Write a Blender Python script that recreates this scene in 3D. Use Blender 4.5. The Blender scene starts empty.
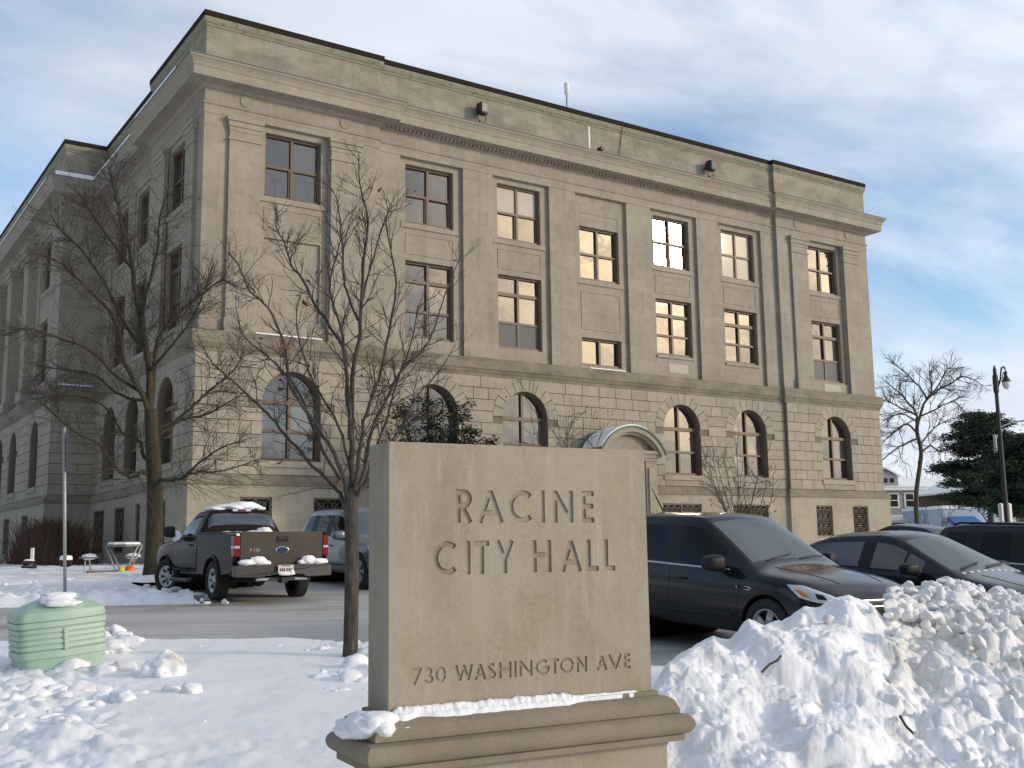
import bpy, bmesh, math, random
from mathutils import Vector, Matrix, noise
from mathutils.bvhtree import BVHTree
import numpy as np
random.seed(7)
R = math.radians
scene = bpy.context.scene
COL = scene.collection

# ------------------------------------------------------------------ camera, sky, sun, exposure
CF, YAW, PITCH, ROLL = 1081.07, R(33.755), R(8.622), R(-0.8)
CAM = Vector((-11.371, -36.528, 1.6))
FW = Vector((math.sin(YAW)*math.cos(PITCH), math.cos(YAW)*math.cos(PITCH), math.sin(PITCH)))
_r = Vector((math.cos(YAW), -math.sin(YAW), 0)); _u = _r.cross(FW)
RT = math.cos(ROLL)*_r + math.sin(ROLL)*_u
UP = -math.sin(ROLL)*_r + math.cos(ROLL)*_u
cd = bpy.data.cameras.new('camera'); cam = bpy.data.objects.new('camera', cd); COL.objects.link(cam)
cd.sensor_width = 36; cd.lens = CF/1024*36; cd.clip_start = .1; cd.clip_end = 4000
cam.matrix_world = Matrix(((RT.x, UP.x, -FW.x, CAM.x), (RT.y, UP.y, -FW.y, CAM.y), (RT.z, UP.z, -FW.z, CAM.z), (0, 0, 0, 1)))
scene.camera = cam

SUN_EL, SUN_AZ = R(15.7), math.atan2(33.8, -36.5)      # azimuth clockwise from +Y
SUND = Vector((math.sin(SUN_AZ)*math.cos(SUN_EL), math.cos(SUN_AZ)*math.cos(SUN_EL), math.sin(SUN_EL)))
sl = bpy.data.lights.new('sun', 'SUN'); sl.energy = .68; sl.angle = R(3.8); sl.color = (1.0, .87, .72)
so = bpy.data.objects.new('sun', sl); COL.objects.link(so)
so.rotation_euler = SUND.to_track_quat('Z', 'Y').to_euler()
SKY_STRENGTH = .095
scene.view_settings.view_transform = 'Standard'; scene.view_settings.look = 'None'
scene.view_settings.exposure = 1.2; scene.view_settings.gamma = 1
scene.cycles.use_denoising = True
scene.cycles.max_bounces = 8; scene.cycles.transparent_max_bounces = 16

def build_world():
    w = bpy.data.worlds.new('World'); scene.world = w; w.use_nodes = True
    nt = w.node_tree; N = nt.nodes; L = nt.links; N.clear()
    out = N.new('ShaderNodeOutputWorld'); bg = N.new('ShaderNodeBackground'); L.new(bg.outputs[0], out.inputs[0])
    sky = N.new('ShaderNodeTexSky'); sky.sky_type = 'NISHITA'; sky.sun_disc = False
    sky.sun_elevation = SUN_EL; sky.sun_rotation = SUN_AZ; sky.altitude = 200; sky.dust_density = .4; sky.ozone_density = 2.2
    tc = N.new('ShaderNodeTexCoord')
    sep = N.new('ShaderNodeSeparateXYZ'); L.new(tc.outputs['Generated'], sep.inputs[0])
    def math_(op, a, b=None, c=None):
        n = N.new('ShaderNodeMath'); n.operation = op
        for i, v in enumerate((a, b, c)):
            if v is None: continue
            if isinstance(v, (int, float)): n.inputs[i].default_value = v
            else: L.new(v, n.inputs[i])
        return n.outputs[0]
    zc = math_('MAXIMUM', sep.outputs[2], 0.0)
    den = math_('ADD', zc, .16)
    comb = N.new('ShaderNodeCombineXYZ')
    L.new(math_('DIVIDE', sep.outputs[0], den), comb.inputs[0]); L.new(math_('DIVIDE', sep.outputs[1], den), comb.inputs[1])
    mp = N.new('ShaderNodeMapping'); L.new(comb.outputs[0], mp.inputs[0])
    mp.inputs['Location'].default_value = (12.3, 1.4, 0); mp.inputs['Rotation'].default_value = (0, 0, R(25)); mp.inputs['Scale'].default_value = (.55, 1.0, 1)
    n1 = N.new('ShaderNodeTexNoise'); L.new(mp.outputs[0], n1.inputs['Vector']); n1.inputs['Scale'].default_value = 1.1
    n1.inputs['Detail'].default_value = 8; n1.inputs['Roughness'].default_value = .58; n1.inputs['Distortion'].default_value = .35
    cr = N.new('ShaderNodeValToRGB'); L.new(n1.outputs[0], cr.inputs[0])
    cr.color_ramp.elements[0].position = .37; cr.color_ramp.elements[1].position = .57
    cr.color_ramp.elements[0].color = (0, 0, 0, 1); cr.color_ramp.elements[1].color = (1, 1, 1, 1)
    n2 = N.new('ShaderNodeTexNoise'); L.new(mp.outputs[0], n2.inputs['Vector']); n2.inputs['Scale'].default_value = 1.5; n2.inputs['Detail'].default_value = 6
    cl = N.new('ShaderNodeValToRGB'); L.new(n2.outputs[0], cl.inputs[0])
    cl.color_ramp.elements[0].position = .3; cl.color_ramp.elements[0].color = (.28, .315, .37, 1)
    cl.color_ramp.elements[1].position = .72; cl.color_ramp.elements[1].color = (.45, .472, .505, 1)
    # clouds glow warm towards the sun
    nd = N.new('ShaderNodeVectorMath'); nd.operation = 'NORMALIZE'; L.new(tc.outputs['Generated'], nd.inputs[0])
    dt = N.new('ShaderNodeVectorMath'); dt.operation = 'DOT_PRODUCT'; L.new(nd.outputs[0], dt.inputs[0]); dt.inputs[1].default_value = SUND
    d0 = math_('MAXIMUM', dt.outputs['Value'], 0.0)
    glow = math_('ADD', math_('MULTIPLY', math_('POWER', d0, 110.0), 4.5), math_('MULTIPLY', math_('POWER', d0, 55.0), 6.0))
    n3 = N.new('ShaderNodeTexNoise'); L.new(mp.outputs[0], n3.inputs['Vector']); n3.inputs['Scale'].default_value = 5.0; n3.inputs['Detail'].default_value = 7; n3.inputs['Roughness'].default_value = .6; n3.inputs['Distortion'].default_value = .6
    glow = math_('MULTIPLY', glow, math_('MULTIPLY_ADD', n3.outputs[0], 2.6, -.35))
    gl = N.new('ShaderNodeMix'); gl.data_type = 'RGBA'; gl.blend_type = 'MULTIPLY'; gl.inputs['Factor'].default_value = 1
    gv = N.new('ShaderNodeCombineXYZ')
    # the cloud deck is thinner and brighter on the sun's side
    d2 = N.new('ShaderNodeVectorMath'); d2.operation = 'DOT_PRODUCT'; L.new(nd.outputs[0], d2.inputs[0]); d2.inputs[1].default_value = Vector((SUND.x, SUND.y, 0)).normalized()
    d3 = N.new('ShaderNodeVectorMath'); d3.operation = 'DOT_PRODUCT'; L.new(nd.outputs[0], d3.inputs[0]); d3.inputs[1].default_value = (-.98, -.2, 0)   # unseen western sky darkened to dim the left facade
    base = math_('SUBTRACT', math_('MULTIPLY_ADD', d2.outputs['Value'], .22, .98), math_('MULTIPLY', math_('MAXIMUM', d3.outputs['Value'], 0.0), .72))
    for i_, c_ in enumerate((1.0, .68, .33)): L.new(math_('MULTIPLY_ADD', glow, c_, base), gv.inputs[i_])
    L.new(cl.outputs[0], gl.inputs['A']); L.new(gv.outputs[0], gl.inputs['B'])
    sk = N.new('ShaderNodeMix'); sk.data_type = 'RGBA'; sk.blend_type = 'MULTIPLY'; sk.inputs['Factor'].default_value = 1
    L.new(sky.outputs[0], sk.inputs['A']); sk.inputs['B'].default_value = (SKY_STRENGTH, SKY_STRENGTH, SKY_STRENGTH, 1)
    mx = N.new('ShaderNodeMix'); mx.data_type = 'RGBA'
    veil = math_('MULTIPLY', math_('SUBTRACT', 1.0, math_('MINIMUM', math_('DIVIDE', zc, .13), 1.0)), .85)      # cloud layer closes up towards the horizon
    sveil = math_('MULTIPLY', math_('POWER', d0, 18.0), 1.1)      # thin cloud over the low sun
    L.new(math_('MINIMUM', math_('ADD', math_('ADD', math_('MULTIPLY', cr.outputs[0], .93), veil), sveil), 1.0), mx.inputs['Factor']); L.new(sk.outputs['Result'], mx.inputs['A']); L.new(gl.outputs['Result'], mx.inputs['B'])
    L.new(mx.outputs['Result'], bg.inputs[0]); bg.inputs[1].default_value = 1.0
build_world()

# ------------------------------------------------------------------ places
FH = Vector((math.sin(YAW), math.cos(YAW), 0)); RH = Vector((math.cos(YAW), -math.sin(YAW), 0))
def depth(x, y): return (x-CAM.x)*FH.x + (y-CAM.y)*FH.y
def gdepth(x, y): return depth(-1-math.log1p(math.exp(min(60, (-1-x)*1.2)))/1.2, y)
def gz(x, y):
    t = gdepth(x, y); v = .05*(t-9)
    v = -.12 + math.log1p(math.exp((v+.12)*14))/14 if v < .6 else v
    if v > .8: v = 1.10 - math.log1p(math.exp((1.10-v)*14))/14
    return v
def spot(px, py, t):
    d = FW + (px-512)/CF*RT - (py-384)/CF*UP
    return CAM + d*(t/d.dot(FH))
def lat(px, t):
    """plan point at depth t in the direction of column px"""
    p = spot(px, 540, t); return p.x, p.y

# ------------------------------------------------------------------ mesh helper
WM = {}
class MB:
    def __init__(s): s.v = []; s.f = []; s.m = []; s.cur = 0
    def add(s, vs, fs):
        b = len(s.v); s.v += [tuple(v) for v in vs]; s.f += [tuple(i+b for i in f) for f in fs]; s.m += [s.cur]*len(fs)
    def box(s, x0, x1, y0, y1, z0, z1):
        s.add([(x0,y0,z0),(x1,y0,z0),(x1,y1,z0),(x0,y1,z0),(x0,y0,z1),(x1,y0,z1),(x1,y1,z1),(x0,y1,z1)],
              [(0,3,2,1),(4,5,6,7),(0,1,5,4),(1,2,6,5),(2,3,7,6),(3,0,4,7)])
    def prism(s, poly, f0, f1):
        """poly: list of 2D points; f0,f1 map (a,b)->xyz for the two faces"""
        n = len(poly); s.add([f0(*p) for p in poly]+[f1(*p) for p in poly],
            [tuple(range(n))[::-1], tuple(range(n, 2*n))]+[(i, (i+1) % n, n+(i+1) % n, n+i) for i in range(n)])
    def tube(s, pts, rad, n=6, cap=True):
        pts = [Vector(p) for p in pts]
        if isinstance(rad, (int, float)): rad = [rad]*len(pts)
        vs = []; fs = []; prev = None
        for i, p in enumerate(pts):
            d = (pts[min(i+1, len(pts)-1)]-pts[max(i-1, 0)])
            if d.length < 1e-9: d = Vector((0, 0, 1))
            d.normalize()
            if prev is None: a = d.orthogonal().normalized()
            else:
                a = prev - d*prev.dot(d)
                a = a.normalized() if a.length > 1e-6 else d.orthogonal().normalized()
            prev = a; b = d.cross(a)
            for k in range(n):
                an = 2*math.pi*k/n; vs.append(p+(a*math.cos(an)+b*math.sin(an))*rad[i])
        for i in range(len(pts)-1):
            for k in range(n):
                fs.append((i*n+k, i*n+(k+1) % n, (i+1)*n+(k+1) % n, (i+1)*n+k))
        if cap: fs += [tuple(range(n))[::-1], tuple((len(pts)-1)*n+k for k in range(n))]
        s.add(vs, fs)
    def lathe(s, prof, M=None, n=24, cap=True):
        """prof: (radius, height) around local Z; M matrix"""
        M = M or Matrix(); vs = []; fs = []
        for r, z in prof:
            for k in range(n): vs.append(M @ Vector((r*math.cos(2*math.pi*k/n), r*math.sin(2*math.pi*k/n), z)))
        for i in range(len(prof)-1):
            for k in range(n): fs.append((i*n+k, i*n+(k+1) % n, (i+1)*n+(k+1) % n, (i+1)*n+k))
        if cap: fs += [tuple(range(n))[::-1], tuple((len(prof)-1)*n+k for k in range(n))]
        s.add(vs, fs)
    def ico(s, c, r, sub=2, amp=.2, freq=2.0, squash=(1, 1, 1), seed=0):
        bm = bmesh.new(); bmesh.ops.create_icosphere(bm, subdivisions=sub, radius=1)
        vs = []
        for v in bm.verts:
            k = 1+amp*noise.noise(v.co*freq+Vector((seed*3.1, seed*1.7, seed)))+amp*.5*noise.noise(v.co*freq*2.7+Vector((seed, 5, seed*2.2)))
            vs.append((c[0]+v.co.x*r*k*squash[0], c[1]+v.co.y*r*k*squash[1], c[2]+v.co.z*r*k*squash[2]))
        s.add(vs, [tuple(v.index for v in f.verts) for f in bm.faces]); bm.free()
    def grid(s, P):
        """P[i][j] points (None allowed)"""
        idx = {}; b = []; fs = []
        for i, row in enumerate(P):
            for j, p in enumerate(row):
                if p is not None: idx[i, j] = len(b); b.append(p)
        for i in range(len(P)-1):
            for j in range(len(P[0])-1):
                k = [(i, j), (i+1, j), (i+1, j+1), (i, j+1)]
                if all(q in idx for q in k): fs.append(tuple(idx[q] for q in k))
        s.add(b, fs)
    def build(s, name, mat, parent=None, world=False, smooth=False):
        me = bpy.data.meshes.new(name)
        vs = s.v
        if parent is not None and world:
            iv = WM[parent.name].inverted(); vs = [tuple(iv @ Vector(v)) for v in vs]
        me.from_pydata(vs, [], s.f)
        for m in (mat if isinstance(mat, (list, tuple)) else [mat]): me.materials.append(m)
        if isinstance(mat, (list, tuple)): me.polygons.foreach_set('material_index', s.m)
        if smooth: me.polygons.foreach_set('use_smooth', [True]*len(s.f))
        me.update()
        o = bpy.data.objects.new(name, me); COL.objects.link(o)
        if parent is not None: o.parent = parent; WM[o.name] = WM[parent.name]
        else: WM[o.name] = Matrix()
        return o

def tag(o, label=None, cat=None, group=None, kind=None):
    for k, v in (('label', label), ('category', cat), ('group', group), ('kind', kind)):
        if v: o[k] = v
    return o
def thing(name, label, cat, loc=(0, 0, 0), rz=0, group=None, rot=None):
    o = bpy.data.objects.new(name, None); COL.objects.link(o); o.location = loc
    o.rotation_euler = rot or (0, 0, rz); o.empty_display_size = .3
    WM[o.name] = Matrix.Translation(Vector(loc)) @ o.rotation_euler.to_matrix().to_4x4()
    return tag(o, label, cat, group)
def bevel(o, w, seg=2, ang=35):
    m = o.modifiers.new('bevel', 'BEVEL'); m.width = w; m.segments = seg; m.limit_method = 'ANGLE'; m.angle_limit = R(ang)
    return o

# ------------------------------------------------------------------ materials
def mat(name, col=(.5, .5, .5), rough=.6, metal=0, spec=.5, coat=0):
    m = bpy.data.materials.new(name); m.use_nodes = True
    b = m.node_tree.nodes['Principled BSDF']
    b.inputs['Base Color'].default_value = (*col, 1); b.inputs['Roughness'].default_value = rough
    b.inputs['Metallic'].default_value = metal; b.inputs['Specular IOR Level'].default_value = spec
    b.inputs['Coat Weight'].default_value = coat; b.inputs['Coat Roughness'].default_value = .04
    return m
class NT:
    def __init__(s, m): s.t = m.node_tree; s.N = s.t.nodes; s.L = s.t.links; s.b = s.N['Principled BSDF']
    def n(s, typ, **kw):
        x = s.N.new('ShaderNode'+typ)
        for k, v in kw.items():
            if k in x.inputs: 
                if hasattr(v, 'is_output'): s.L.new(v, x.inputs[k])
                else: x.inputs[k].default_value = v
            else: setattr(x, k, v)
        return x
    def link(s, a, b): s.L.new(a, b)
    def pos(s): return s.n('NewGeometry').outputs['Position']
    def noise(s, vec, scale, detail=5, rough=.55):
        x = s.n('TexNoise'); s.L.new(vec, x.inputs['Vector']); x.inputs['Scale'].default_value = scale; x.inputs['Detail'].default_value = detail; x.inputs['Roughness'].default_value = rough
        return x.outputs[0]
    def ramp(s, fac, stops):
        x = s.n('ValToRGB'); s.L.new(fac, x.inputs[0]); e = x.color_ramp.elements
        while len(e) < len(stops): e.new(.5)
        for i, (p, c) in enumerate(stops):
            e[i].position = p; e[i].color = (*c, 1) if len(c) == 3 else c
        return x.outputs[0]
    def mix(s, fac, a, b, mode='MIX'):
        x = s.n('Mix', data_type='RGBA', blend_type=mode)
        for key, v in (('Factor', fac), ('A', a), ('B', b)):
            if hasattr(v, 'is_output'): s.L.new(v, x.inputs[key])
            elif key == 'Factor': x.inputs[key].default_value = v
            else: x.inputs[key].default_value = (*v, 1)
        return x.outputs['Result']
    def bump(s, h, strength=.3, dist=.02):
        x = s.n('Bump'); s.L.new(h, x.inputs['Height']); x.inputs['Strength'].default_value = strength; x.inputs['Distance'].default_value = dist
        s.L.new(x.outputs[0], s.b.inputs['Normal'])
    def scaled(s, vec, sc):
        x = s.n('Mapping'); s.L.new(vec, x.inputs[0]); x.inputs['Scale'].default_value = sc; return x.outputs[0]
def G(v): return (v, v, v)

def stone_mat(name, base, course=None, stain=0.0, island=False, patina=0.0, speck=.5, drips=0):
    m = mat(name, base, .85, spec=.25); k = NT(m); P = k.pos()
    big = k.noise(P, .55, 6, .6); mid = k.noise(P, 3.5, 6, .6); fine = k.noise(P, 60, 3)
    streak = k.noise(k.scaled(P, (1.6, 1.6, .12)), 1.6, 6, .6)
    dark = tuple(c*.72 for c in base); lite = tuple(min(1, c*1.16) for c in base)
    c = k.ramp(mid, [(.28, dark), (.5, base), (.75, lite)])
    c = k.mix(.5, c, k.ramp(big, [(.3, tuple(x*.8 for x in base)), (.7, lite)]))
    c = k.mix(k.ramp(fine, [(.3, G(.0)), (.75, G(.12*speck*2))]), c, tuple(x*.5 for x in base))
    c = k.mix(k.ramp(streak, [(.52, G(0)), (.8, G(.40))]), c, (base[0]*.5, base[1]*.52, base[2]*.55))
    if course:
        w, h = course
        sp = k.n('SeparateXYZ'); k.link(P, sp.inputs[0])
        nm = k.n('SeparateXYZ'); k.link(k.n('NewGeometry').outputs['True Normal'], nm.inputs[0])
        ax = k.n('Math', operation='ABSOLUTE'); k.link(nm.outputs[0], ax.inputs[0])
        gt = k.n('Math', operation='GREATER_THAN'); k.link(ax.outputs[0], gt.inputs[0]); gt.inputs[1].default_value = .7
        u = k.n('Mix', data_type='FLOAT'); k.link(gt.outputs[0], u.inputs['Factor']); k.link(sp.outputs[0], u.inputs['A']); k.link(sp.outputs[1], u.inputs['B'])
        cb = k.n('CombineXYZ'); k.link(u.outputs[0], cb.inputs[0]); k.link(sp.outputs[2], cb.inputs[1])
        br = k.n('TexBrick'); k.link(cb.outputs[0], br.inputs['Vector']); br.offset = .5
        br.inputs['Scale'].default_value = 1; br.inputs['Brick Width'].default_value = w; br.inputs['Row Height'].default_value = h
        br.inputs['Mortar Size'].default_value = .007; br.inputs['Mortar Smooth'].default_value = .3; br.inputs['Bias'].default_value = 0
        br.inputs['Color1'].default_value = (.93, .93, .93, 1); br.inputs['Color2'].default_value = (1.05, 1.045, 1.03, 1); br.inputs['Mortar'].default_value = (.76, .74, .71, 1)
        c = k.mix(1, c, br.outputs['Color'], 'MULTIPLY')
    if island:
        ri = k.n('NewGeometry').outputs['Random Per Island']
        c = k.mix(1, c, k.ramp(ri, [(0, (.91, .91, .91)), (.6, (1, 1, .99)), (1, (1.07, 1.06, 1.03))]), 'MULTIPLY')
    if stain:
        c = k.mix(k.ramp(k.noise(k.scaled(P, (.5, .5, 1.2)), 1.3, 8, .7), [(.42, G(0)), (.68, G(stain))]), c, (.10, .09, .075))
    if patina:
        c = k.mix(k.ramp(k.noise(k.scaled(P, (.7, .7, 2.5)), 1.1, 8, .7), [(.36, G(patina*.25)), (.62, G(patina))]), c, (.15, .20, .135))
        c = k.mix(k.ramp(k.noise(k.scaled(P, (2.0, 2.0, 2.5)), 1.7, 8, .75), [(.55, G(0)), (.66, G(.75))]), c, (.07, .07, .06))
    if drips:
        dn = k.noise(k.scaled(P, (11, 11, 1.1)), 1.5, 7, .7)
        c = k.mix(k.ramp(dn, [(.55, G(0)), (.72, G(drips))]), c, (.50, .455, .385))
        c = k.mix(k.ramp(k.noise(k.scaled(P, (2.6, 2.6, 1.5)), 1.5, 8, .7), [(.42, G(0)), (.62, G(.6))]), c, (.37, .33, .268))
    k.link(c, k.b.inputs['Base Color']); k.bump(k.noise(P, 22, 6, .7), .25, .02)
    return m
LIME = (.352, .308, .240)
M = {}
M['ashlar'] = stone_mat('limestone_ashlar', LIME, (1.15, .62))
M['block'] = stone_mat('limestone_block', (.366, .322, .250), island=True)
M['stone'] = stone_mat('limestone_trim', LIME)
M['belt'] = stone_mat('limestone_stained', (.275, .236, .17), stain=.75)
M['parapet'] = stone_mat('limestone_parapet', (.355, .312, .240), (1.05, .55), stain=.55)
M['patina'] = stone_mat('limestone_patina', (.33, .285, .205), patina=.55)
M['groove'] = stone_mat('limestone_joint', (.20, .165, .12))
M['sign'] = stone_mat('sign_limestone', (.36, .296, .21), speck=1.6, drips=.5)
M['oldstone'] = stone_mat('sign_base_limestone', (.30, .25, .175), stain=.3, speck=1.2)
M['pale'] = mat('pale_new_limestone', (.46, .42, .36), .8)
M['coping'] = mat('brown_coping_metal', (.030, .021, .016), .9, 0, .1)
M['bronze'] = mat('bronze_window_frame', (.125, .078, .042), .5)
M['copper'] = mat('green_copper', (.10, .165, .14), .7)
M['iron'] = mat('dark_iron', (.02, .02, .022), .5)
M['grille'] = mat('bronze_grille', (.11, .085, .05), .55)
M['black'] = mat('black_plastic', (.012, .012, .013), .5, 0, .3)
M['rubber'] = mat('tyre_rubber', (.018, .018, .019), .85)
M['rim'] = mat('alloy_rim', (.42, .42, .43), .38, .8)
M['chrome'] = mat('chrome', (.75, .75, .76), .12, 1)
M['steel'] = mat('galvanised_steel', (.36, .37, .36), .5, .5)
M['white'] = mat('white_paint', (.75, .74, .70), .6)
M['redlens'] = mat('red_lens', (.20, .006, .008), .2)
M['amber'] = mat('amber_lens', (.75, .22, .01), .15)
M['lens'] = mat('clear_lens', (.62, .65, .68), .1, .3)
M['orange'] = mat('orange_plastic', (.85, .17, .01), .5)
M['yellow'] = mat('yellow_plastic', (.75, .60, .03), .5)
M['signred'] = mat('red_sign', (.22, .045, .045), .6)
M['seat'] = mat('grey_upholstery', (.10, .10, .10), .9)
M['plate'] = mat('licence_plate', (.62, .60, .57), .5)
M['ink'] = mat('plate_ink', (.12, .05, .06), .6)
M['badge'] = mat('blue_badge', (.012, .03, .10), .3)
M['lampglass'] = mat('lamp_globe', (.80, .79, .74), .2)
M['roofgrey'] = mat('grey_shingle', (.11, .11, .115), .9)
M['sidinggrey'] = mat('grey_siding', (.30, .29, .29), .8)
M['sidingblue'] = mat('pale_blue_siding', (.40, .50, .58), .8)
M['awning'] = mat('blue_awning', (.05, .15, .36), .7)
M['brickbrown'] = mat('brown_brick', (.16, .11, .075), .9)

def paint(name, col, metal=.55, rough=.32, coat=.8, spec=.25):
    m = mat(name, col, rough, metal, spec, coat); k = NT(m)
    d = k.noise(k.n('TexCoord').outputs['Object'], 1.6, 6, .7)          # road salt film
    c = k.mix(k.ramp(d, [(.45, G(0)), (.75, G(.035))]), col, (.20, .19, .18)); k.link(c, k.b.inputs['Base Color'])
    k.link(k.ramp(d, [(.4, G(rough)), (.75, G(rough+.05))]), k.b.inputs['Roughness'])
    return m
M['suvpaint'] = paint('dark_grey_car_paint', (.014, .0143, .0155), .15, .14, .22)
M['sedanpaint'] = paint('blue_grey_car_paint', (.013, .0145, .021), .2, .16, .28)
M['blackpaint'] = paint('black_blue_car_paint', (.008, .009, .013), .2, .2, .4)
M['pickpaint'] = paint('brown_grey_car_paint', (.018, .015, .0125), .0, .14, .0, .05)
M['picklit'] = paint('brown_grey_lit_paint', (.072, .060, .047), .0, .35, .2)  # lighter copy of the body paint: light on the rear put into colour
M['silverpaint'] = paint('silver_car_paint', (.19, .205, .22), .6)

def car_glass(name='car_glass', sheen=.0):
    m = bpy.data.materials.new(name); m.use_nodes = True; t = m.node_tree; N = t.nodes; L = t.links
    N.clear(); o = N.new('ShaderNodeOutputMaterial'); mx = N.new('ShaderNodeMixShader'); tr = N.new('ShaderNodeBsdfTransparent'); gl = N.new('ShaderNodeBsdfGlossy')
    tr.inputs[0].default_value = (.42, .50, .47, 1); gl.inputs['Roughness'].default_value = .02
    fr = N.new('ShaderNodeFresnel'); fr.inputs[0].default_value = 2.3
    L.new(fr.outputs[0], mx.inputs[0]); L.new(tr.outputs[0], mx.inputs[1]); L.new(gl.outputs[0], mx.inputs[2]); df = N.new('ShaderNodeBsdfDiffuse'); df.inputs[0].default_value = (.30, .37, .36, 1)
    m3 = N.new('ShaderNodeMixShader'); m3.inputs[0].default_value = sheen                     # pale teal layer painting the sky's sheen into the glass
    L.new(mx.outputs[0], m3.inputs[1]); L.new(df.outputs[0], m3.inputs[2]); L.new(m3.outputs[0], o.inputs[0])
    return m
M['carglass'] = car_glass('car_glass', .05); M['windshield'] = car_glass('windshield_glass', .20)
M['screen'] = mat('insect_screen', (.10, .10, .10), .6)
M['blind'] = mat('window_blind', (.30, .275, .225), .5, 0, .5, .6)
M['tint'] = mat('tinted_glass', (.006, .008, .010), .03, 0, .22)
def pane_mat():
    m = mat('window_pane', (.02, .02, .02), .03, 0, .5); k = NT(m)
    k.b.inputs['IOR'].default_value = 2.05
    n = k.noise(k.pos(), .9, 3); k.bump(n, .10, .05)
    ri = k.n('NewGeometry').outputs['Random Per Island']
    k.link(k.ramp(ri, [(0, (.010, .010, .010)), (.5, (.026, .024, .023)), (.8, (.05, .046, .042)), (1, (.13, .12, .105))]), k.b.inputs['Base Color'])
    return m
M['pane'] = pane_mat()
def snow_mat(name, dirt, col=(.92, .922, .928)):
    m = mat(name, col, .55, 0, .3); k = NT(m); P = k.pos()
    a = k.noise(P, 3.0, 8, .65); b = k.noise(P, 14, 8, .7)
    c = k.mix(k.ramp(a, [(.46, G(0)), (.72, G(dirt))]), col, (.42, .38, .33))
    c = k.mix(k.ramp(b, [(.58, G(0)), (.80, G(dirt*.9))]), c, (.30, .27, .23))
    k.link(c, k.b.inputs['Base Color'])
    k.b.inputs['Subsurface Weight'].default_value = .0
    k.bump(k.noise(P, 26, 10, .8), .42, .02)
    return m
M['snow'] = snow_mat('snow_clean', .12)
M['snowpile'] = snow_mat('snow_ploughed', .42)
M['snowold'] = snow_mat('snow_old', .55, (.82, .815, .80))
M['snowdirty'] = snow_mat('snow_dirty', .9)
M['snowfield'] = snow_mat('snow_trodden', .40)
def asphalt_mat():
    m = mat('salted_asphalt', (.2, .19, .175), .8, 0, .35); k = NT(m); P = k.pos()
    a = k.noise(k.scaled(P, (.5, 1.0, 1)), .5, 8, .65); rot = k.n('Mapping'); k.link(P, rot.inputs[0]); rot.inputs['Rotation'].default_value = (0, 0, R(31)); 
    st = k.noise(k.scaled(rot.outputs[0], (.10, 1.8, 1)), 1.0, 8, .7); f = k.noise(P, 45, 4)
    c = k.ramp(st, [(.30, (.36, .34, .31)), (.5, (.52, .495, .46)), (.70, (.62, .60, .565))])
    c = k.mix(k.ramp(a, [(.35, G(.0)), (.65, G(.45))]), c, (.56, .54, .51))
    c = k.mix(k.ramp(a, [(.30, G(.45)), (.45, G(0))]), c, (.15, .14, .13))
    c = k.mix(k.ramp(f, [(.35, G(.3)), (.6, G(0))]), c, (.06, .06, .06))
    tr = k.noise(k.scaled(rot.outputs[0], (.035, 1.1, 1)), 1.3, 6, .6)
    c = k.mix(k.ramp(tr, [(.54, G(0)), (.60, G(.35)), (.66, G(.08))]), c, (.16, .15, .14))                    # worn wheel tracks
    c = k.mix(k.ramp(k.noise(k.scaled(rot.outputs[0], (.5, 1.6, 1)), 1.1, 9, .75), [(.60, G(0)), (.70, G(.8))]), c, (.74, .74, .74))   # packed snow
    k.link(c, k.b.inputs['Base Color']); k.bump(k.noise(P, 70, 5), .3, .01)
    k.link(k.ramp(a, [(.3, G(.45)), (.6, G(.85))]), k.b.inputs['Roughness'])
    return m
M['asphalt'] = asphalt_mat()
def bark_mat(name, c0, c1):
    m = mat(name, c0, .9, 0, .2); k = NT(m); P = k.pos()
    n = k.noise(k.scaled(P, (9, 9, 2.2)), 2.2, 6, .7)
    k.link(k.ramp(n, [(.3, tuple(x*.5 for x in c0)), (.55, c0), (.8, c1)]), k.b.inputs['Base Color']); k.bump(n, .7, .03)
    return m
M['bark'] = bark_mat('grey_bark', (.085, .072, .060), (.16, .14, .12))
M['barkgreen'] = bark_mat('mossy_bark', (.062, .054, .033), (.11, .095, .065))
M['twig'] = bark_mat('twig_bark', (.080, .066, .054), (.125, .105, .088))
def leaf_mat(name, c0, c1):
    m = mat(name, c0, .7, 0, .25); k = NT(m); ri = k.n('NewGeometry').outputs['Random Per Island']
    k.link(k.ramp(ri, [(0, c0), (1, c1)]), k.b.inputs['Base Color']); return m
M['yew'] = leaf_mat('yew_foliage', (.006, .011, .005), (.020, .034, .013))
M['pine'] = leaf_mat('pine_needles', (.012, .026, .016), (.050, .085, .045))
M['berry'] = leaf_mat('withered_leaf', (.10, .025, .015), (.17, .06, .03))
M['brush'] = leaf_mat('brown_twigs', (.065, .035, .022), (.14, .075, .045))
def fibre_mat():
    m = mat('green_fibreglass', (.36, .5, .385), .5); k = NT(m); P = k.pos()
    a = k.noise(k.scaled(P, (2, 2, .5)), 3, 6, .6)
    c = k.ramp(a, [(.3, (.33, .47, .35)), (.7, (.40, .545, .42))])
    sp = k.n('SeparateXYZ'); k.link(k.n('NewGeometry').outputs['Normal'], sp.inputs[0])
    c = k.mix(k.ramp(k.noise(P, 2.2, 5), [(.4, G(0)), (.75, G(.35))]), c, (.50, .58, .51))     # chalky fading
    k.link(c, k.b.inputs['Base Color']); return m
M['fibre'] = fibre_mat()
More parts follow.
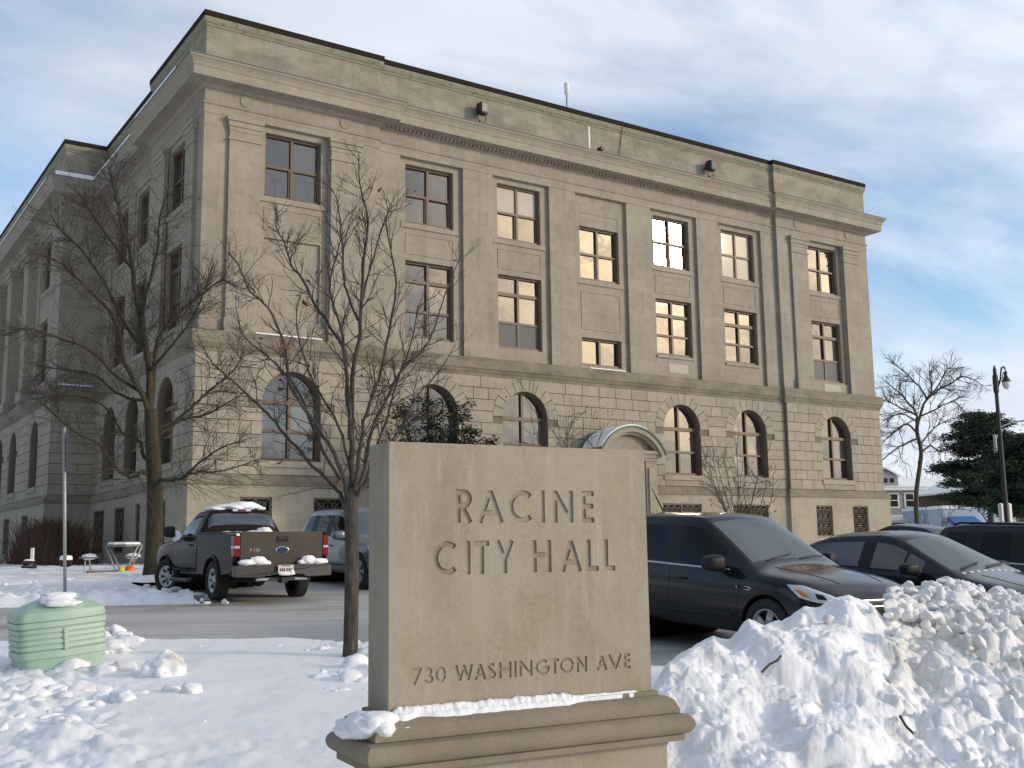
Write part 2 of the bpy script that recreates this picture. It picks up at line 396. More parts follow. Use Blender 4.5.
# ------------------------------------------------------------------ ground, lot, snow sheets
def frac(p, s, oc=5, H=.9): return noise.fractal(Vector(p)*s, H, 2.0, oc)
def interp(x, tab):
    if x <= tab[0][0]: return tab[0][1]
    for (a, b), (c, d) in zip(tab, tab[1:]):
        if x <= c: return b+(d-b)*(x-a)/(c-a)
    return tab[-1][1]
def smooth(a, b, x):
    t = min(1, max(0, (x-a)/(b-a))); return t*t*(3-2*t)

b = MB()
def axis(lo, hi, far): return [-far, -far*.5, -far*.2]+[lo+(hi-lo)*i/60 for i in range(61)]+[far*.2, far*.5, far]
b.grid([[(x, y, gz(x, y)-.03) for y in axis(-70, 90, 1500)] for x in axis(-60, 120, 1500)])
tag(b.build('ground', M['snowfield'], smooth=True), kind='structure')

b = MB()
b.grid([[(x, y, gz(x, y)) for y in [-34+.75*i for i in range(33)]] for x in [-40+1.5*i for i in range(74)]])
tag(b.build('parking_lot', M['asphalt'], smooth=True), kind='structure')

# near lawn: snow sheet whose far edge meets the drive
EDGE = [(-900, 16.9), (0, 15.6), (290, 15.6), (330, 15.2), (380, 14.6), (520, 13.6), (660, 12.7), (1300, 12.2)]
def lump(x, y, s): 
    d = noise.voronoi(Vector((x*s, y*s, .3)))[0]
    return max(0, .55-d[0])
def rubble(x, y, s, seed=0.0):
    """broken snow: tilted flat-topped lumps with crevices between them, about 0..1"""
    wx = .35*noise.noise(Vector((x*s*.9, y*s*.9, 4+seed))); wy = .35*noise.noise(Vector((x*s*.9, y*s*.9, 9+seed)))
    v = Vector((x*s+wx, y*s+wy, seed)); d, p = noise.voronoi(v); q = p[0]
    h = noise.cell(q*13.7+Vector((.3, .7, .1))); t1 = noise.noise(q*2.9)*.9; t2 = noise.noise(q*3.3+Vector((5, 1, 2)))*.9
    top = .35+.55*abs(h)+(v.x-q.x)*t1+(v.y-q.y)*t2-d[0]*.55
    return max(0, top)*smooth(-.02, .30, d[1]-d[0])
b = MB(); P = []
for i in range(420):
    px = -260+i*(1100+260)/419; row = []; te = interp(px, EDGE)+.10*frac((px*.013, 0, 0), 2)
    for j in range(190):
        s = j/189; t = 3.0+(te-3.0)*(s**1.15)
        x, y = lat(px, t); z = gz(x, y)+.10+.03*frac((x, y, 0), .5, 4)
        w = smooth(190, 40, px)*smooth(14.9, 12.6, t) + .45*smooth(420, 150, px)*smooth(10.2, 8.0, t)
        w2 = smooth(300, 345, px)*smooth(13.2, 14.2, t)*.6
        w = min(1, w+w2)
        z += .8*w*(.07*abs(frac((x, y, 3), 1.2, 5, .8))+.11*rubble(x, y, 2.2)+.07*rubble(x+3, y, 5, 2)+.03*rubble(x, y, 11, 3)-.04) + .006*frac((x, y, 7), 4, 4)
        z -= .10*smooth(te-.25, te, t)*(1 if px > -900 else 1)
        if j == 189: z = gz(x, y)-.02
        row.append((x, y, z))
    P.append(row)
b.grid(P); tag(b.build('snow_lawn', M['snow'], smooth=True), kind='structure')

# trodden snow beyond the drive, up to the building's left side
b = MB(); P = []
for i in range(330):
    x = -16+i*.075; row = []
    for j in range(430):
        y = -17.5+j*.085
        front = -15.55-.58*(x+4.6)+.14*frac((x, 2, 0), 1.2)      # drive edge
        inside = y > front and (x < -4.55+.1*frac((y, 1, 0), 1.5) or y > -10.4)
        if y > -.45 and x > -1.9 and (x > -.4 or y > 15.6): inside = False
        if not inside: row.append(None); continue
        d = min(y-front, (-4.5-x)+.2 if y < -10.4 else 9)
        bank = math.exp(-((y-front-.75)/.7)**2)
        e_ = smooth(.02, .35, d); z = gz(x, y)-.04+.11*e_+e_*bank*(.05+.10*abs(frac((x, y, 1), 1.1, 5, .8))+.13*rubble(x, y, 2.6)+.05*rubble(x, y, 6, 1))
        z += e_*(.035*abs(frac((x, y, 5), .8, 5, .9))+.05*rubble(x, y, 1.4, 5)*smooth(.2, 1.0, d))
        row.append((x, y, z))
    P.append(row)
b.grid(P); tag(b.build('snow_field', M['snowfield'], smooth=True), kind='structure')

# ------------------------------------------------------------------ snow heaps
def chunk(mb, x, y, z, r, seed, sub=2):
    """angular snow lump: a ball cut by random planes, then roughened"""
    rg_ = random.Random(seed); bm = bmesh.new(); bmesh.ops.create_icosphere(bm, subdivisions=sub, radius=1); pl = []
    for k in range(8):
        n = Vector((rg_.gauss(0, 1), rg_.gauss(0, 1), rg_.gauss(0, 1))).normalized(); pl.append((n, rg_.uniform(.40, .9)))
    sq = Vector((rg_.uniform(.75, 1.6), rg_.uniform(.65, 1.25), rg_.uniform(.55, 1.0))); vs = []; o = Vector((seed*3.1 % 97, seed*1.7 % 89, seed % 83))
    for v in bm.verts:
        c = v.co.copy()
        for n, k in pl:
            e = c.dot(n)-k
            if e > 0: c -= n*e*.82
        c *= 1+.30*noise.noise(c*1.6+o)+.14*noise.noise(c*4.5+o)
        vs.append((x+c.x*r*sq.x, y+c.y*r*sq.y, z+c.z*r*sq.z))
    mb.add(vs, [tuple(v.index for v in f.verts) for f in bm.faces]); bm.free()
SIL = [(630, 700), (645, 684), (655, 670), (665, 655), (690, 640), (709, 631), (726, 637), (745, 625), (760, 633), (778, 628), (786, 620), (800, 604), (814, 598), (846, 590), (869, 596),
       (880, 606), (886, 592), (902, 588), (925, 584), (940, 580), (966, 584), (989, 590), (1024, 596), (1120, 600), (1250, 628), (1300, 650)]
TC = [(630, 7.6), (700, 8.4), (790, 9.2), (846, 9.6), (870, 9.8), (910, 10.8), (1024, 11.2), (1300, 11.2)]
def silsm(px): return sum(interp(px+d, SIL) for d in range(-110, 111, 22))/11
TF = [(630, 6.4), (660, 6.1), (700, 5.8), (760, 5.6), (1024, 5.6), (1300, 6.4)]
def hor(px): return 547.9-.0143*(px-512)
def pile_z(px, t):
    tc = interp(px, TC); tf = interp(px, TF); sm = smooth(.70, .97, (t-tf)/(tc-tf)); yy = interp(px, SIL)*sm+silsm(px)*(1-sm); zc = 1.6-(yy-(7*smooth(830, 780, px)+9*smooth(700, 745, px)*smooth(800, 760, px))*sm-hor(px))/CF*tc
    x, y = lat(px, t); g = gz(x, y)
    gc = gz(*lat(px, tc)); H = max(.05, zc-gc)
    if t <= tc: s = max(0, (t-tf)/(tc-tf)); k = s**.82*(1-.12*math.sin(s*math.pi*2))
    else: k = 1-smooth(0, 1.9, t-tc)*1.15
    return x, y, g, H*k, H
b = MB(); P = []
NI, NJ = 640, 380
for i in range(NI):
    px = 632+i*(1290-632)/(NI-1); row = []; tf = interp(px, TF); tc = interp(px, TC)
    for j in range(NJ):
        t = tf-.25+(tc+1.9-tf+.25)*j/(NJ-1)
        x, y, g, h, H = pile_z(px, t)
        q = smooth(0, .25, h); back = smooth(870, 900, px)
        n = .10*frac((x, y, 0), .9, 4, .9)+(1-.75*back)*.24*rubble(x, y, 1.0, 1)+(.07+.07*back)*rubble(x, y, 2.7, 2)+(.028+.055*back)*rubble(x, y, 5.6, 3)+(.012+.03*back)*rubble(x, y, 10, 4)+.006*rubble(x, y, 24, 6)+.012*frac((x, y, 3), 5, 7, .6)-.12
        # a broken edge between the clean block and the older ridge behind it
        row.append((x, y, g-.12+.12*smooth(-.05, .1, h)+max(-.1, h)+q*(n*(1-.5*smooth(tc-.5, tc-.1, t))-.05*smooth(tc-.6, tc, t))))
    P.append(row)
b.grid(P)
for q_ in range(len(b.f)):
    i_, j_ = divmod(q_, NJ-1); px_ = 632+i_*(1290-632)/(NI-1)+40*noise.noise(Vector((i_*.03, j_*.03, 2)))
    if px_ > 878 and j_ > NJ*(.42+.25*noise.noise(Vector((i_*.012, 1, 0)))): b.m[q_] = 1
rnd = random.Random(5)
for k in range(700):
    px = rnd.uniform(640, 1180); tc = interp(px, TC); tf = interp(px, TF)
    back = px > 884
    t = tc-abs(rnd.gauss(0, .9 if back else 1.2)); 
    if t < tf+.15 or (not back and t > tc-.6): continue
    x, y, g, h, H = pile_z(px, t); r = abs(rnd.gauss(.026, .02))+.012
    if back: r = min(.075, r*1.7)
    elif rnd.random() < .88: continue
    b.cur = 1 if back else 0
    if h < .05: continue
    chunk(b, x, y, g+h+r*rnd.uniform(-.9, -.2)+.03, r, k*1.37, 3 if r > .06 else 2)
tag(b.build('snow_pile', [M['snowpile'], M['snowold']], smooth=True), 'tall ploughed heap of white snow in front of the dark parked cars', 'snow pile')

def heap(name, label, spots, m, seed=1, group=None):
    mb = MB(); r_ = random.Random(seed); one = len(spots) == 1 or name != 'snow_heap'
    for (px, py, t, r, n, spread) in spots:
        if n > 1:                                   # where the snow surface shows at this spot
            for _ in range(30):
                q = spot(px, py, t); t = .5*t+.5*min(60, (1.6-gz(q.x, q.y)-.10)*CF/max(8, py-hor(px)))
        if len(spots) == 7 and spread < .21: n += 4
        for k in range(n):
            a = r_.gauss(0, spread) if n > 1 else 0; c = r_.gauss(0, spread*.6) if n > 1 else 0
            p = spot(px, py, t)+RH*a+FH*c; g = gz(p.x, p.y)+.06
            rr = r*(r_.uniform(.35, 1.1) if n > 1 else 1)
            chunk(mb, p.x, p.y, max(p.z if n == 1 else g+.04+rr*r_.uniform(-.1, .9) if len(spots) == 7 and spread < .21 else g+rr*(r_.uniform(-.15, .55) if r > .11 and spread < .26 else r_.uniform(-.35, .3)), g), rr, seed*7+k*1.9+px, 3 if rr > .12 else 2)
    return tag(mb.build(name, m, smooth=True), label, 'snow', group, kind='stuff' if name == 'snow_heap' else None)
heap('snow_heap', 'lumpy ploughed snow at the foot of the green utility cabinet', [(20, 690, 12.6, .13, 22, .5), (70, 690, 12.4, .15, 30, .5), (104, 668, 13.0, .15, 20, .22), (112, 648, 13.9, .15, 18, .13), (116, 634, 14.2, .12, 8, .1), (40, 715, 11.3, .12, 26, .6), (130, 710, 11.2, .08, 14, .5)], M['snowpile'], 3)
mb = MB(); p = spot(164, 671, 12.3); mb.ico((p.x, p.y, p.z), .235, 4, .34, 1.7, (1, .9, .80), 4); mb.ico((p.x-.10, p.y, p.z-.09), .13, 3, .4, 2.2, (1, 1, .8), 9)
tag(mb.build('snow_boulder', M['snowdirty'], smooth=True), 'single round dirty snow chunk lying on the smooth snow', 'snow')
heap('snow_lump', 'small low snow lump in front of the round snow chunk', [(152, 703, 11.2, .09, 1, 0), (163, 706, 11.1, .06, 1, 0)], M['snowpile'], 6)
heap('snow_heap', 'jagged snow chunks piled round the slim bare tree trunk', [(327, 672, 13.0, .15, 7, .12), (333, 646, 14.3, .12, 5, .10), (366, 652, 14.1, .15, 9, .07), (366, 674, 13.2, .16, 9, .12), (349, 684, 12.6, .10, 6, .15), (382, 664, 13.2, .15, 9, .2), (310, 645, 15.0, .07, 12, .4), (270, 640, 15.3, .045, 12, .4)], M['snow'], 8)
heap('snow_heap', 'plough ridge of dirty snow beside the front wheel of the pickup', [(180, 594, 22.3, .12, 7, .5), (203, 599, 21.9, .10, 4, .4), (165, 592, 23, .14, 10, .3), (120, 588, 23.8, .12, 20, .7), (40, 590, 24, .12, 22, 1.1), (90, 578, 26.5, .10, 20, 1.2), (-20, 585, 25.5, .12, 20, 1.0)], M['snowfield'], 9)
mb = MB(); p = spot(174, 600, 22.0); mb.ico((p.x, p.y, gz(p.x, p.y)+.08), .24, 3, .2, 1.2, (1.1, .7, .42), 4)
tag(mb.build('kerb_stone', M['oldstone'], smooth=True), 'grey stone showing through the snow by the pickup front wheel', 'stone')
# ------------------------------------------------------------------ city hall
HALL = thing('city_hall', 'four storey limestone city hall with arched ground floor windows', 'building', (18.1, 8, 1.05))
def bpart(mb, name, m, smooth=False): return mb.build(name, m, HALL, world=True, smooth=smooth)
def TF_(y0): return lambda u, z, d: (u, y0+d, z)            # front facade, d inwards
def TL_(x0): return lambda u, z, d: (x0+d, u, z)            # left facade, u = Y
W = 36.2
def wall(mb, T, u0, u1, z0, z1, holes, rev):
    us = sorted({u0, u1, *[h[0] for h in holes], *[h[1] for h in holes]}); zs = sorted({z0, z1, *[h[2] for h in holes], *[h[3] for h in holes]})
    ar = [h for h in holes if len(h) > 4]
    for h in ar: zs.append(h[3]-(h[1]-h[0])/2)
    zs = sorted(set(round(z, 5) for z in zs)); us = sorted(set(round(u, 5) for u in us))
    for a, c in zip(us, us[1:]):
        for p, q in zip(zs, zs[1:]):
            mu, mz = (a+c)/2, (p+q)/2
            if any(h[0] < mu < h[1] and h[2] < mz < h[3] for h in holes): continue
            mb.add([T(a, p, 0), T(c, p, 0), T(c, q, 0), T(a, q, 0)], [(0, 1, 2, 3)])
    for h in holes:
        if len(h) > 4:
            r = (h[1]-h[0])/2; cu = (h[0]+h[1])/2; zsp = h[3]-r; n = 20
            arc = [(cu-r*math.cos(math.pi*k/n), zsp+r*math.sin(math.pi*k/n)) for k in range(n+1)]
            for (a, p), (c, q) in zip(arc, arc[1:]): mb.add([T(a, p, 0), T(c, q, 0), T(c, h[3], 0), T(a, h[3], 0)], [(0, 1, 2, 3)])
            out = [(h[0], h[2])]+arc+[(h[1], h[2])]
        else: out = [(h[0], h[2]), (h[0], h[3]), (h[1], h[3]), (h[1], h[2])]
        for i in range(len(out)):
            (a, p), (c, q) = out[i], out[(i+1) % len(out)]
            mb.add([T(a, p, 0), T(c, q, 0), T(c, q, rev), T(a, p, rev)], [(0, 1, 2, 3)])
def tbox(mb, T, u0, u1, z0, z1, d0, d1):
    mb.add([T(u, z, d) for z in (z0, z1) for d in (d0, d1) for u in (u0, u1)], [(0, 2, 3, 1), (4, 5, 7, 6), (0, 1, 5, 4), (2, 6, 7, 3), (0, 4, 6, 2), (1, 3, 7, 5)])
def sweep(mb, path, prof, close_ends=True):
    """path: plan points, outside on the right hand; prof: (offset outwards, z)"""
    n = len(path); dirs = [((path[i+1][0]-path[i][0]), (path[i+1][1]-path[i][1])) for i in range(n-1)]
    dirs = [(a/math.hypot(a, c), c/math.hypot(a, c)) for a, c in dirs]; nor = [(c, -a) for a, c in dirs]
    rows = []
    for o, z in prof:
        row = []
        for i in range(n):
            n0 = nor[max(0, i-1)]; n1 = nor[min(n-2, i)]
            bx, by = n0[0]+n1[0], n0[1]+n1[1]; k = 1+n0[0]*n1[0]+n0[1]*n1[1]
            row.append((path[i][0]+o*bx/k, path[i][1]+o*by/k, z))
        rows.append(row)
    mb.grid(rows)
BX, BY, RX = -1.6, 15.7, .3            # projecting central block and recess of the left facade
PATH = [(BX, 47), (BX, BY), (RX, BY), (RX, 6.9), (0, 6.9), (0, 0), (6.95, 0), (6.95, .2), (29.25, .2), (29.25, 0), (W, 0), (W, 26)]
a1, b1, a2, b2, a3, b3, a4, b4 = 2.34, 4.56, 8.28, 10.5, 12.65, 14.87, 16.99, 19.21
mir = lambda a, c: (W-c, W-a)
XB = [(a1, b1), (a2, b2), (a3, b3), (a4, b4), mir(a3, b3), mir(a2, b2), mir(a1, b1)]
ZB = 4.0
# openings
TOP = (14.49, 16.92); SEC = (9.82, 12.95); ARC = (4.77, 8.0)
LB = [(2.15, 4.35)]; LR = [(8.0, 10.1), (11.7, 13.9)]; LC = [(18.5, 20.5), (24.3, 26.5), (28.6, 30.8), (32.9, 35.1), (37.2, 39.4)]
windows = []   # (T, u0,u1,z0,z1,arch, transom fractions, depth)
def wadd(T, w, z, arch=False, tr=(.5,), dep=.27): windows.append((T, *w, *z, arch, tr, dep))
E1, E2 = .14, .36
w = MB()
for (x0, x1, hb, wins2, rec) in ((0, 6.95, (2.12, 4.80), None, 0), (29.25, W, (W-4.80, W-2.12), SEC, 6)):
    wall(w, TF_(0), x0, x1, 9.2, 17.6, [(hb[0], hb[1], 9.7, 17.15)], E1)
    hs = [(*XB[rec], *TOP)]+([(*XB[rec], *SEC)] if wins2 else [(XB[0][0]+.02, XB[0][1], 9.9, 12.92)])
    wall(w, TF_(E1), hb[0], hb[1], 9.7, 17.15, hs, .3 if wins2 else .3)
    wadd(TF_(E1), XB[rec], TOP)
    if wins2: wadd(TF_(E1), XB[rec], SEC, tr=(.36, .75))
    else: tbox(w, TF_(E1), XB[0][0]-.02, XB[0][1]+.04, 9.88, 12.94, .10, .2)
hs = []
for i in (1, 2, 3, 4, 5): hs.append((XB[i][0]-.31, XB[i][1]+.38, 9.25, 17.15))
wall(w, TF_(.2), 6.95, 29.25, 9.2, 17.6, hs, E2-.2)
for i in (1, 2, 3, 4, 5):
    u0, u1 = XB[i][0]-.31, XB[i][1]+.38
    if i == 3: zz = [((13.3, 15.73), (.5,)), ((9.44, 10.68), ())]
    elif i in (4, 5): zz = [(TOP, (.5,)), ((10.3, 12.95), (.36, .72))]
    else: zz = [(TOP, (.5,)), (SEC, (.36, .75))]
    wall(w, TF_(E2), u0, u1, 9.25, 17.15, [(*XB[i], *z) for z, _ in zz], .3)
    for z, tr in zz: wadd(TF_(E2), XB[i], z, tr=tr)
# left facade upper storeys
def lwall(x0, y0, y1, bays, dpt=.06):
    wall(w, TL_(x0), y0, y1, 9.2, 17.6, [(c[0]-.25, c[1]+.25, 9.5, 17.15) for c in bays], dpt)
    for c in bays:
        wall(w, TL_(x0+dpt), c[0]-.25, c[1]+.25, 9.5, 17.15, [(*c, *TOP), (*c, *SEC)], .3)
        wadd(TL_(x0+dpt), c, TOP); wadd(TL_(x0+dpt), c, SEC, tr=(.36, .75))
lwall(0, 0, 6.9, LB); lwall(RX, 6.9, BY, LR); lwall(BX, BY, 47, LC)
w.add([(BX, BY, 9.2), (RX, BY, 9.2), (RX, BY, 17.6), (BX, BY, 17.6)], [(0, 1, 2, 3)])
w.add([(0, 6.9, 9.2), (RX, 6.9, 9.2), (RX, 6.9, 17.6), (0, 6.9, 17.6)], [(0, 1, 2, 3)])
w.add([(W, 0, 1), (W, 26, 1), (W, 26, 17.6), (W, 0, 17.6)], [(0, 1, 2, 3)])
for x in (6.95, 29.25): w.add([(x, 0, 9.2), (x, .2, 9.2), (x, .2, 17.6), (x, 0, 17.6)], [(0, 1, 2, 3)])
bpart(w, 'upper_wall', M['ashlar'])

# spandrel panels, sills (trim)
for i, (u0, u1) in enumerate(XB):
    t = MB(); T = TF_(E1 if i in (0, 6) else E2)
    zs = 13.3 if i == 3 else TOP[0]
    tbox(t, T, u0-.22, u1+.22, zs-.22, zs-.02, -.05, .05); bpart(t, 'window_sill', M['stone']); t = MB()
    if i != 3:
        for (p, q, r, s) in ((u0, u1, 14.02, 14.07), (u0, u1, 13.2, 13.25), (u0, u0+.05, 13.25, 14.02), (u1-.05, u1, 13.25, 14.02)): tbox(t, T, p, q, r, s, -.022, .03)
    else:
        for (p, q, r, s) in ((u0, u1, 12.72, 12.77), (u0, u1, 11.05, 11.10), (u0, u0+.05, 11.1, 12.72), (u1-.05, u1, 11.1, 12.72)): tbox(t, T, p, q, r, s, -.022, .03)
        bpart(t, 'spandrel_panel', M['stone']); t = MB(); tbox(t, T, u0, u1, 16.32, 16.36, -.022, .03); tbox(t, T, u1-.05, u1, 15.85, 16.32, -.022, .03)
    bpart(t, 'spandrel_panel', M['stone']); t = MB()
    if i in (4, 5, 6): tbox(t, T, u0-.05, u1+.05, (10.3 if i < 6 else 9.82)-.14, (10.3 if i < 6 else 9.82)-.015, -.06, .05)
    if i in (4, 5, 6): bpart(t, 'window_sill', M['stone'])
for x0, bays in ((0, LB), (RX, LR), (BX, LC)):
    for u0, u1 in bays:
        t = MB(); tbox(t, TL_(x0+.06), u0-.18, u1+.18, 14.2, 14.41, -.05, .05); bpart(t, 'window_sill', M['stone']); t = MB(); tbox(t, TL_(x0+.06), u0-.1, u1+.1, 9.62, 9.80, -.05, .05); bpart(t, 'window_sill', M['stone'])
# pale repaired blocks under two windows
t = MB(); tbox(t, TF_(E2), 22.0, 23.2, 9.5, 9.92, -.012, .02); bpart(t, 'repair_block', M['pale']); t = MB(); tbox(t, TF_(0), W-4.0, W-2.75, 9.28, 9.66, -.012, .02)
bpart(t, 'repair_block', M['pale'])

# pilasters with capitals
def pilaster(T, u0, u1, d=.13):
    p = MB(); tbox(p, T, u0, u1, 9.72, 16.62, -d, .02); tbox(p, T, u0-.06, u1+.06, 9.22, 9.72, -d-.06, .02)
    o = bpart(p, 'pilaster', M['ashlar'])
    c = MB(); tbox(c, T, u0-.04, u1+.04, 16.28, 16.36, -d-.045, .02)
    for k, (z0, z1, e) in enumerate(((16.62, 16.78, .02), (16.78, 16.98, .06), (16.98, 17.14, .11))): tbox(c, T, u0-e, u1+e, z0, z1, -d-e, .03)
    c.build('capital', M['stone'], o, world=True)
for u0, u1 in ((.90, 2.06), (4.86, 6.05), (W-6.05, W-4.86), (W-2.06, W-.90)): pilaster(TF_(0), u0, u1)
for u0, u1 in ((.75, 1.75), (4.4, 5.5)): pilaster(TL_(0), u0, u1)
for c in (22.3, 27.4, 31.7, 35.9, 40.2):
    p = MB(); tbox(p, TL_(BX), c-.62, c+.62, 9.72, 16.5, -.42, .02); tbox(p, TL_(BX), c-.75, c+.75, 9.22, 9.72, -.52, .02)
    o = bpart(p, 'column', M['ashlar']); q = MB()
    for z0, z1, e in ((16.5, 16.7, .06), (16.7, 17.0, .14), (17.0, 17.17, .2)): tbox(q, TL_(BX), c-.62-e, c+.62+e, z0, z1, -.42-e, .02)
    q.build('capital', M['stone'], o, world=True)

# rusticated ground storey: backing wall + blocks + voussoirs
RB = MB(); w = MB()
ROWS = [4.25+.4725*k for k in range(10)]                       # 4.25 .. 8.50
RO = 1.63
def rustic(T, u0, u1, arches, off=0, bl=.93, block_all=True):
    wall(w, T, u0, u1, ZB, 8.9, [(a, c, ARC[0], ARC[1], 1) for a, c in arches], .36)
    for k in range(9):
        z0, z1 = ROWS[k]+.014, ROWS[k+1]-.014
        cuts = []
        for a, c in arches:
            cu, r = (a+c)/2, (c-a)/2; zsp = ARC[1]-r
            if z1 < zsp+.15 and z0 >= 4.6: cuts.append((a, a, c, c))
            elif z0 < 4.6: cuts.append((a-.02, a-.02, c+.02, c+.02))
            else:
                f = lambda z: math.sqrt(max(0, RO**2-max(0, z-zsp)**2)) if z < zsp+RO else 0
                cuts.append((cu-f(z0), cu-f(z1), cu+f(z0), cu+f(z1)))
        cuts.sort(); segs = []; lo = (u0, u0)
        for ca in cuts: segs.append((lo, (ca[0], ca[1]))); lo = (ca[2], ca[3])
        segs.append((lo, (u1, u1)))
        for (l0, l1), (r0, r1) in segs:
            a, c = max(l0, l1), min(r0, r1)
            if c-a < .12:
                if min(r0, r1)-max(l0, l1) > .03: n = 1
                else: continue
            L = c-a; n = max(1, round(L/bl)); st = L/n
            br = [a+st*(j+(.5 if k % 2 and n > 1 else 0)) for j in range(n+1)]
            if k % 2 and n > 1: br = [a]+br[:-1]+[c]
            for j in range(len(br)-1):
                p0 = l0 if j == 0 else br[j]; p1 = l1 if j == 0 else br[j]; q0 = r0 if j == len(br)-2 else br[j+1]; q1 = r1 if j == len(br)-2 else br[j+1]
                e = .013
                RB.prism([(p0+e, z0), (q0-e, z0), (q1-e, z1), (p1+e, z1)], lambda u, z: T(u, z, .02), lambda u, z: T(u, z, -.045))
    for a, c in arches:
        cu, r = (a+c)/2, (c-a)/2; zsp = ARC[1]-r; n = 11
        for k in range(n):
            t0, t1 = math.pi*k/n+.011, math.pi*(k+1)/n-.011
            f = lambda rr, an: (cu-rr*math.cos(an), zsp+rr*math.sin(an))
            pol = [f(r+.004, t0), f(RO-.012, t0), f(RO-.012, (t0+t1)/2), f(RO-.012, t1), f(r+.004, t1), f(r+.004, (t0+t1)/2)]
            pol = [(u, min(z, 8.49)) for u, z in pol]
            RB.prism(pol, lambda u, z: T(u, z, .02), lambda u, z: T(u, z, -.05))
        tbox(RB, T, a-.0, c+.0, 4.27, 4.52, -.05, .02); tbox(RB, T, a-.12, c+.12, 4.53, 4.76, -.10, .25)
for u0, u1, y, idx in ((-.11, 7.0, -.08, (0,)), (29.2, W+.08, -.08, (6,)), (7.0, 29.2, .12, (1, 2, 4, 5))):
    rustic(TF_(y), u0, u1, [XB[i] for i in idx])
    for i in idx: wadd(TF_(y), XB[i], ARC, True, (.33, .655), .33)
for y0, y1, x, bays in ((-.11, 6.95, -.08, LB), (6.95, BY-.08, RX-.08, LR), (BY-.08, 47, BX-.08, LC)):
    rustic(TL_(x), y0, y1, [(u, v) for u, v in bays])
    for u in bays: wadd(TL_(x), u, ARC, True, (.33, .655), .33)
def side_block(y, x0, x1):      # the return of the projecting block
    w.add([(x0, y, ZB), (x1, y, ZB), (x1, y, 8.9), (x0, y, 8.9)], [(0, 1, 2, 3)])
    for k in range(9):
        z0, z1 = ROWS[k]+.014, ROWS[k+1]-.014; cut = [x0, x0+(x1-x0)*(.35 if k % 2 else .62), x1]
        for p, q in zip(cut, cut[1:]): RB.box(p+.013, q-.013, y-.045, y+.02, z0, z1)
side_block(BY-.08, BX-.08, RX-.08)
for x, s in ((7.0, 1), (29.2, 1)): w.add([(x, -.08, ZB), (x, .12, ZB), (x, .12, 8.9), (x, -.08, 8.9)], [(0, 1, 2, 3)])
w.add([(-.08, 6.95, ZB), (RX-.08, 6.95, ZB), (RX-.08, 6.95, 8.9), (-.08, 6.95, 8.9)], [(0, 1, 2, 3)])
w.add([(W+.08, -.08, ZB), (W+.08, 26, ZB), (W+.08, 26, 8.9), (W+.08, -.08, 8.9)], [(0, 1, 2, 3)])
bpart(w, 'ground_storey_wall', M['groove']); o = bpart(RB, 'rusticated_blocks', M['block'])

# basement wall with grille openings
w = MB(); BO = .28
base = [[(1.54, 2.70), (4.25, 5.44)], [(8.6, 10.9), (12.9, 15.25), (20.95, 23.3), (25.3, 27.62)], [(W-5.44, W-4.25), (W-2.70, W-1.54)]]
gw = []
for (u0, u1, y), hs in zip(((-BO, 6.95+BO, -BO), (6.95+BO, 29.25-BO, -.08), (29.25-BO, W+BO, -BO)), base):
    wall(w, TF_(y), u0, u1, .6, ZB, [(*h, 1.95, 3.47) for h in hs], .3); gw += [(TF_(y), *h, 1.95, 3.47) for h in hs]
for (u0, u1, x), hs in zip(((-BO, 6.9+.0, -BO), (6.9, BY-BO, RX-BO), (BY-BO, 47, BX-BO)), ([(5.5, 6.2), (2.2, 3.9)], [(9.0, 10.6), (12.4, 14.4)], [(19.2, 20.8), (24.2, 26.0), (28.4, 30.4), (33, 35)])):
    wall(w, TL_(x), u0, u1, .6, ZB, [(*h, 1.6, 3.47) for h in hs], .3); gw += [(TL_(x), *h, 1.6, 3.47) for h in hs]
w.add([(BX-BO, BY-BO, .6), (RX-BO, BY-BO, .6), (RX-BO, BY-BO, ZB), (BX-BO, BY-BO, ZB)], [(0, 1, 2, 3)])
w.add([(-BO, 6.9, .6), (RX-BO, 6.9, .6), (RX-BO, 6.9, ZB), (-BO, 6.9, ZB)], [(0, 1, 2, 3)])
for x in (6.95+BO, 29.25-BO): w.add([(x, -BO, .6), (x, -.08, .6), (x, -.08, ZB), (x, -BO, ZB)], [(0, 1, 2, 3)])
w.add([(W+BO, -BO, .6), (W+BO, 26, .6), (W+BO, 26, ZB), (W+BO, -BO, ZB)], [(0, 1, 2, 3)])
bpart(w, 'basement_wall', stone_mat('limestone_basement', (.375, .332, .255), (1.5, .95)))
